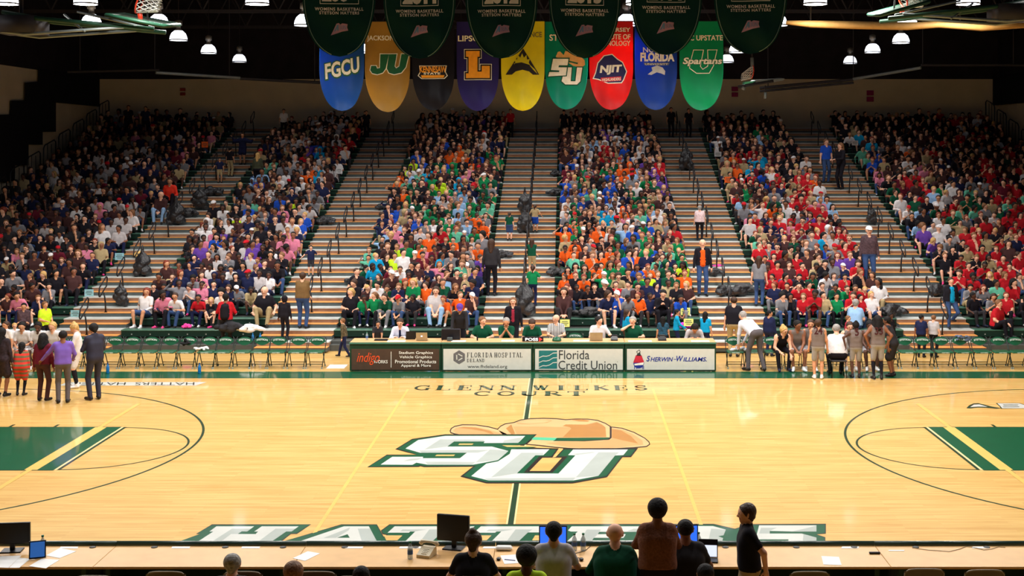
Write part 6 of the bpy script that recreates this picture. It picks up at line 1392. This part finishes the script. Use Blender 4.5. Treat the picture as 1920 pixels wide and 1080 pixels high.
# the rest of the crowd, one object
VV, QQ, TT, PAL, off_ = [], [], [], [], 0
def pal(m):
    if m not in PAL: PAL.append(m)
    return PAL.index(m)
for d, x, n, sn, k, c in rest:
    a = attrs((d, x, n, sn, k, c)); (V, Q, tg), (V2, Q2, t2) = get_tpl(.036 if d < 50 else .042, a['i'], a['legs'], a['hair'])
    ml = body_mats(c, a['pants'], SKINS[a['sk']], SHOES[a['sh']], a['ls'], a['legs'] == 'long') + [cm(c if a['hair'] == 'hood' else 'R' if a['sk'] % 2 else 'W')]
    hl = [HAIRS[a['hc']]] * 9 + [ml[-1]]
    cs, sn_ = math.cos(a['rz']), math.sin(a['rz'])
    for (v, q, t, mm) in ((V, Q, tg, ml), (V2, Q2, t2, hl)):
        if len(v) == 0: continue
        w = v * a['s']; w = np.stack([w[:, 0] * cs - w[:, 1] * sn_ + x, w[:, 0] * sn_ + w[:, 1] * cs + D2Y(d) + a['dy'], w[:, 2] + rz_(n) + .012], 1)
        VV.append(w); QQ.append(q + off_); off_ += len(v); lut = np.array([pal(m) for m in mm]); TT.append(lut[np.clip(t, 0, len(mm) - 1)])
if VV:
    me = np_mesh('bleacher_crowd', np.concatenate(VV), np.concatenate(QQ), np.concatenate(TT), PAL)
    o = bpy.data.objects.new('bleacher_crowd', me); C.objects.link(o); tag(o, 'dense seated crowd of children filling the upper rows of the green bleachers', 'crowd', None, 'stuff')
print('PEOPLE', NP[0], 'IND', len(ind), 'REST', len(rest), 'VERTS', off_)
# ================================================================ BAGS, SIGNS, THINGS ON TABLES AND CHAIRS
m_bag = mat('black_bin_liner', (30, 30, 34), .36, spec=.5, var=.4, scale=16, bump=1.0); m_pack = mat('dark_backpack', (34, 34, 40), .7, var=.4, scale=9)
def bag_mesh(kind, seed):
    r_ = random.Random(seed); pr = []
    if kind == 'hang':
        for k in range(16):
            z = r_.uniform(.05, .55); w = .2 * math.sin(min(1, (.75 - z) / .5) * 1.4) ; a = r_.uniform(0, 6.28); c = (w * math.cos(a) * .9, w * math.sin(a) * .6, z); pr.append((c, (c[0] * .5, c[1] * .5, z + .12), .12, .07, 0, .03))
        pr.append(((0, 0, .5), (0, .0, .92), .09, .025, 0, .04)); pr.append(((0, 0, .2), (0, 0, .5), .18, .12, 0, .05))
    else:
        for k in range(20):
            a = r_.uniform(0, 6.28); q = r_.uniform(0, .3); z = r_.uniform(.08, .3 - q * .5); c = (q * 1.3 * math.cos(a), q * .8 * math.sin(a), z); pr.append((c, (c[0] + r_.uniform(-.1, .1), c[1], max(.07, z + r_.uniform(-.05, .1))), .09, .06, 0, .02))
        pr.append(((0, 0, .12), (0, 0, .22), .14, .12, 0, .05))
    V, Q, tg = surf_nets(pr, .022); V[:, 2] -= V[:, 2].min(); return np_mesh('bag', V, Q, tg * 0, [m_bag])
BM = [bag_mesh('hang', 1), bag_mesh('hang', 2), bag_mesh('pile', 3), bag_mesh('pile', 4)]
def place_bag(kind, xp, n, label, sc=1.0, cat='bag', name='trash_bag', m=None, wide=1.0, dz=0, dd=.2, rz=0):
    d = rd(n) + dd; o = bpy.data.objects.new(name, BM[kind]); C.objects.link(o); z = rz_(n) + dz + .002
    o.location = (CX + (xp - VX) * d / F, D2Y(d), z); o.scale = (sc * wide, sc, sc); o.rotation_euler = (0, 0, rz)
    if m: o.material_slots[0].link = 'OBJECT'; o.material_slots[0].material = m
    tag(o, label, cat, 'bags on the stairs'); return o
# name, px, row
for kind, xp, n, sc, wd, lb in ((0, 267, 5, 1.05, 1, 'hanging black bin liner on the leftmost aisle rail, lower of the column'), (1, 226, 2, .85, 1, 'black bag hanging on the lowest rail of the leftmost aisle'), (0, 330, 11, 1.1, 1.1, 'big shiny black bin liner in the leftmost aisle by the left crowd'),
                              (3, 352, 12, 1.0, 1.1, 'black bin liner standing just above the biggest one, leftmost aisle'), (1, 374, 13, 1.0, 1.2, 'black bin liner beside the aisle rail, third up in the leftmost aisle'), (2, 394, 15, 1.1, 1.1, 'dark heaped bag behind the standing boy in leftmost aisle'),
                              (1, 984, 12, 1.15, .9, 'tall black bag on the centre rail high up'), (0, 984, 10, 1.0, 1.0, 'black bag on the centre rail beside the two girls'), (0, 983, 1, 1.35, .9, 'long black netted bag on the lowest centre rail'),
                              (0, 1287, 19, 1.2, .9, 'black bag hanging on a high rail right of the right-centre crowd'), (3, 1340, 5, .8, 1.0, 'small black bag by the rail beside the orange-shirted bald man'), (2, 1355, 3, 1.0, 1.1, 'black heaped bag below the rail right of the bald man'), (3, 1390, 3, 1.1, 1.5, 'wide heap of shiny black bags left of the grey-shirted woman'),
                              (1, 1634, 11, .8, .9, 'small black bag hanging on a rail of the rightmost aisle'), (2, 1757, 3, 1.1, 1.3, 'heap of grey-black bags at the left end of far-right benches'), (3, 1671, 1, 1.15, 1.1, 'heaped black bag at the right end of the right front benches'),
                              (2, 606, 11, .95, 1.1, 'grey-black backpack heap right of the left crowd'), (3, 668, 4, 1.0, 1.1, 'black backpack heap left of the boy with bare legs'), (2, 1040, 18, .8, 1.0, 'black bag at the upper left end of the right-centre rows'), (3, 1042, 15, .9, 1.2, 'dark heaped bag at the left end of right-centre rows, midway up'), (2, 1037, 5, .9, 1.1, 'dark bag heap left of the teal-shirted child'),
                              (3, 306, 1, .8, 1.3, 'dark backpack at the left end of the left front rows'), (2, 712, 13, .7, 1.0, 'grey bag beside the left-centre crowd high up'), (3, 1105, 1, .9, 1.6, 'heap of dark bags and papers right of the woman in brown'), (2, 940, 7, .8, 1.2, 'striped dark backpack at the right end of left-centre rows')):
    place_bag(kind, xp, n, lb, sc, wide=wd)
# gathered light bags, bundles
m_wb = mat('white_plastic_bag', (226, 224, 228), .5, bump=.6); m_pk = mat('hot_pink_cloth', (230, 60, 150), .6); m_yb2 = mat('straw_yellow_bag', (222, 184, 110), .6); m_mg = mat('magenta_bundle', (190, 50, 190), .6); m_ob = mat('orange_bag', (226, 84, 20), .6); m_bb2 = mat('bright_blue_ball', (20, 90, 210), .4); m_bl2 = mat('blue_cooler', (14, 130, 210), .5)
for kind, xp, n, sc, wd, m, nm, lb in ((3, 1236, 1, .6, 1.3, m_wb, 'plastic_bag', 'white plastic bag on the bench in the right-centre front row'), (2, 1280, 0, .5, 1.2, m_mg, 'bundle', 'magenta purple bundle by the yellow paper sign'), (3, 1401, 0, .3, 1.6, m_pk, 'cloth', 'hot pink cloth dropped on a stair right of the centre tables'),
                                (3, 260, 7, .62, 1.0, m_yb2, 'bag', 'straw yellow bag on the stair beside a bench end, left'), (2, 348, 0, .42, 1.0, m_pk, 'bag', 'hot pink lunch bag on the front bench of the left section'), (3, 1346, 6, .25, 2.0, m_pk, 'cloth', 'hot pink cloth on a stair by the right section'), (2, 1276, 3, .7, .7, m_ob, 'drawstring_bag', 'orange drawstring bag held at the right end of right-centre rows'),
                                (2, 1186, 5, .7, 1.0, m_bb2, 'ball', 'bright blue round ball amid the right-centre crowd'), (2, 330, 2, .7, .8, m_bl2, 'backpack', 'bright blue backpack at the left end of left rows'), (3, 431, -1, .9, 1.5, m_pack, 'bag', 'dark bags piled on the lowest bench behind the red jacket'), (3, 467, -1, .7, 1.8, m_wb, 'towel', 'white crumpled towel lying on the lowest left bench')):
    place_bag(kind, xp, n, lb, sc, wide=wd, m=m, name=nm, dz=RISE if n == -1 else .015)
# paper signs taped to bench ends
m_py = mat('pale_yellow_paper', (224, 226, 130), .7); m_pb = mat('pale_blue_paper', (140, 190, 204), .7); m_po = mat('orange_paper', (236, 96, 24), .7); m_pw = mat('pale_paper', (200, 200, 204), .7); m_tx = mat('paper_print', (70, 80, 70), .7)
def sign(xp, y, n, w, h, m, lb):
    d = rd(n) - .03; p = px(xp, y, d); a = w * d / F / 2; b = h * d / F / 2; r = empty('paper_sign', p); tag(r, lb, 'sign', 'paper signs on bench ends')
    MB().box(-a, a, -.004, 0, -b, b, m).build('sheet', r)
    mb = MB()
    for k, ww in ((.45, .6), (.0, .75), (-.45, .5)): mb.box(-a * ww, a * ww, -.0055, -.0045, b * (k - .09), b * (k + .09), m_tx)
    mb.build('print', r)
sign(1059, 606, 0, 18, 14, m_py, 'pale yellow paper sign on the bench right of the bald referee'); sign(1291, 604.5, 0, 18, 14, m_py, 'pale yellow paper sign, lower one by the turquoise hoodie'); sign(1285, 584, 1, 18, 14, m_py, 'pale yellow paper sign, upper one behind the magenta bundle')
sign(141, 588, 0, 17, 13, m_pb, 'pale blue paper sign on the lowest far-left bench end'); sign(167, 549, 2, 17, 13, m_pb, 'pale blue paper sign, middle one on the far-left bench ends'); sign(224, 481, 6, 17, 13, m_pb, 'pale blue paper sign, topmost on the far-left bench ends')
sign(384, 271, 20, 12, 11, m_po, 'orange paper sign at the upper right end of far-left section'); sign(1366, 337, 16, 15, 11, m_po, 'orange-red paper sign at the left end of right section'); sign(1346, 289, 20, 13, 9, m_pw, 'pale paper sign at the upper left end of right section'); sign(424, 322, 17, 1, 1, m_pw, 'x') if False else None
sign(1603, 268, 20, 12, 9, m_pw, 'pale paper sign by the seated man in turquoise'); sign(636, 320, 17, 12, 11, m_pw, 'pale paper sign at the right end of left section')
# laptops and things on the scorer tables
def tt(xp, d=35.1): return (CX + (xp - VX) * d / F, D2Y(d), TZ + .002)
def back_logo(r, y1, z1): MB().add([(-.02, y1 * .5 - .016, z1 * .45 + .018), (.02, y1 * .5 - .016, z1 * .45 + .018), (.02, y1 * .62 - .016, z1 * .62 + .018), (-.02, y1 * .62 - .016, z1 * .62 + .018)], [(0, 1, 2, 3)], mat('lit_lid_mark', (240, 245, 255), emit=1.5)).build('lid_mark', r)
laptop(tt(791, 34.95), 0, .30, .2, 0, m_lap, None, 'open silver laptop with lit mark, seen from behind, on left table', -1, back_logo)
laptop(tt(1118, 34.95), 0, .34, .2, 0, m_lap, None, 'open bronze-silver laptop seen from behind on the credit union table', -1)
laptop(tt(770, 35.2), .2, .26, .15, 0, m_lapd, None, 'small black laptop left of the silver laptop', -1)
def sbox(name, xp, w, dp, h, m, lb, cat, d=35.0, bev=.01): o = MB().box(-w / 2, w / 2, 0, dp, 0, h, m, bev).build(name, None, False, tt(xp, d)); tag(o, lb, cat); return o
r = empty('possession_indicator', tt(999, 34.8)); tag(r, 'black possession indicator reading POSS with a red arrow', 'scoreboard')
MB().box(-.28, .28, 0, .12, 0, .12, m_scr, .008).build('housing', r)
mb = MB(); add_text(mb, 'POSS', lambda a, b: (-.03 + a, -.004, .06 + b), .34, .075, mat('lit_white_letters', (240, 240, 240), emit=1.2), bold=.02); mb.build('lettering', r)
MB().poly([(.17, -.004, .01), (.17, -.004, .11), (.25, -.004, .06)], mat('lit_red_arrow', (255, 40, 40), emit=2.5)).build('arrow', r)
sbox('scoreboard_console', 845, .5, .2, .28, m_scr, 'black monitor back at the joint of the two left tables', 'monitor', 35.1)
sbox('control_box', 843, .14, .1, .1, mat('grey_control_box', (70, 78, 80), .5), 'small grey control box in front of the black monitor back', 'box', 34.85)
sbox('keyboard', 714, .36, .16, .035, m_scr, 'black keyboard in front of the child in dark grey', 'keyboard', 34.95)
for k, (xp, m, s_, lb) in enumerate(((1152, m_lapd, .75, 'dark telephone set right of the bronze laptop'), (1242, m_lapd, .9, 'dark telephone set at the left of the rightmost table'))):
    r = empty('desk_phone', tt(xp, 34.95)); tag(r, lb, 'telephone'); MB().prism([(-.1 * s_ * 1.2, -.0, 0), (-.1 * s_ * 1.2, .2, 0), (-.1 * s_ * 1.2, .2, .1), (-.1 * s_ * 1.2, .0, .03)], (.24 * s_, 0, 0), m).build('body', r); MB().tube([(-.1, .05, .1), (-.06, .05, .14), (.06, .05, .14), (.1, .05, .1)], .02, m, 8).build('handset', r, True)
for x0, x1, d, lb in ((726, 760, 34.85, 'white papers under the writing man in shirt and tie'), (846, 873, 34.85, 'white papers before the leaning charcoal sweatshirt'), (940, 965, 34.9, 'white papers before the grey-haired man with clasped hands'), (1075, 1105, 34.9, 'white papers left of the bronze laptop'), (1178, 1222, 34.85, 'white papers before the green-shirted man on the phone'), (1296, 1330, 34.85, 'white papers under the bowed grey top')):
    w = (x1 - x0) * d / F; o = MB().box(-w / 2, w / 2, -.08, .14, 0, .006, m_paper).build('papers', None, False, tt((x0 + x1) / 2, d)); tag(o, lb, 'paper', 'papers on the scorer tables')
bottle(tt(688, 35.1), 'clear water bottle at the left end of the scorer tables', s=.95); bottle(tt(806, 35.3), 'green bottle right of the silver laptop', mat('green_bottle', (20, 140, 80), .3), s=.95, lab=False) if False else None
bottle(tt(895, 35.0), 'dark bottle before the green polo man', m_scr, s=.6, lab=False, cap=m_scr)
o = MB().lathe([(.12, 0), (.125, .04), (.09, .09), (.03, .12)], (0, 0, 0), m_cg, 16).build('green_cap_hat', None, True, tt(1044, 34.9)); tag(o, 'green cap lying on the table before the referee', 'cap')
p = tt(1078, 35.3); r = empty('folding_chair_back', (p[0], D2Y(36.0), 0)); bpy.data.objects.remove(r)
place_chair(1078, 'green folding chair behind the credit union table, empty', None, d=36.1)
# bottles at the chairs, towels, clothes
for xp, lb in ((202, 'tall blue sports bottle on the floor beside the suited man'), (374, 'tall blue sports bottle on the floor before the green chairs')):
    d = 34.4; bottle((CX + (xp - VX) * d / F, D2Y(d), .001), lb, m_bb, s=1.25, cap=mat('dark_blue_cap', (16, 60, 120), .4), lab=False)
def towel(xp, d, z, m, lb, w=.34, nm='towel', dp=.3, h=.07):
    r_ = random.Random(int(xp)); pr = []
    for k in range(12): a = (r_.uniform(-w / 2, w / 2), r_.uniform(-dp / 2, dp / 2), .02 + r_.uniform(0, h)); pr.append((a, (a[0] + r_.uniform(-.08, .08), a[1] + r_.uniform(-.05, .05), a[2]), .035, .028, 0, .02))
    V, Q, tg = surf_nets(pr, .016); V[:, 2] -= V[:, 2].min(); o = bpy.data.objects.new(nm, np_mesh(nm, V, Q, tg * 0, [m])); C.objects.link(o); o.location = (CX + (xp - VX) * d / F, D2Y(d), z); tag(o, lb, 'clothes' if nm != 'towel' else 'towel'); return o
towel(378, 35.3, .452, m_wb, 'white towel crumpled on a green chair seat, left sideline')
towel(1805, 35.55, .66, mat('grey_blue_jacket', (92, 104, 128), .8, bump=.4), 'grey-blue jacket draped over a green chair back at right', .42, 'jacket', .12, .16)
towel(349, 35.55, .55, mat('black_jacket', (26, 26, 30), .8), 'black jacket hanging over a green chair back at left', .26, 'jacket', .1, .22)
towel(1385, 35.3, .452, mat('grey_white_clothes', (190, 194, 204), .8), 'grey and white clothes under the hands of the bending man', .38, 'clothes')
towel(1512, 36.2, .5, mat('print_fabric', (130, 130, 134), .8, var=.6, scale=20), 'black and white patterned hat bundle behind the seated players', .3, 'clothes', .2, .25) if False else None
for xp, lb in ((474, 'left small blue bottle pair item behind green chairs'), (488, 'right small blue bottle pair item behind green chairs')):
    d = rd(-1) + .1; o = bottle((CX + (xp - VX) * d / F, D2Y(d), rz_(-1) + .003 - RISE * 0), lb.replace(' pair item', ''), m_bb, s=1.1, cap=m_bb, lab=False)
# white mat on the floor by the tables
a = pf(612, 691); b = pf(652, 684.5); o = MB().box(a.x, b.x, a.y, b.y, .001, .012, m_paper).build('floor_mat'); tag(o, 'white printed mat on the floor left of the scorer tables', 'mat')
# pompom-like patterned hat
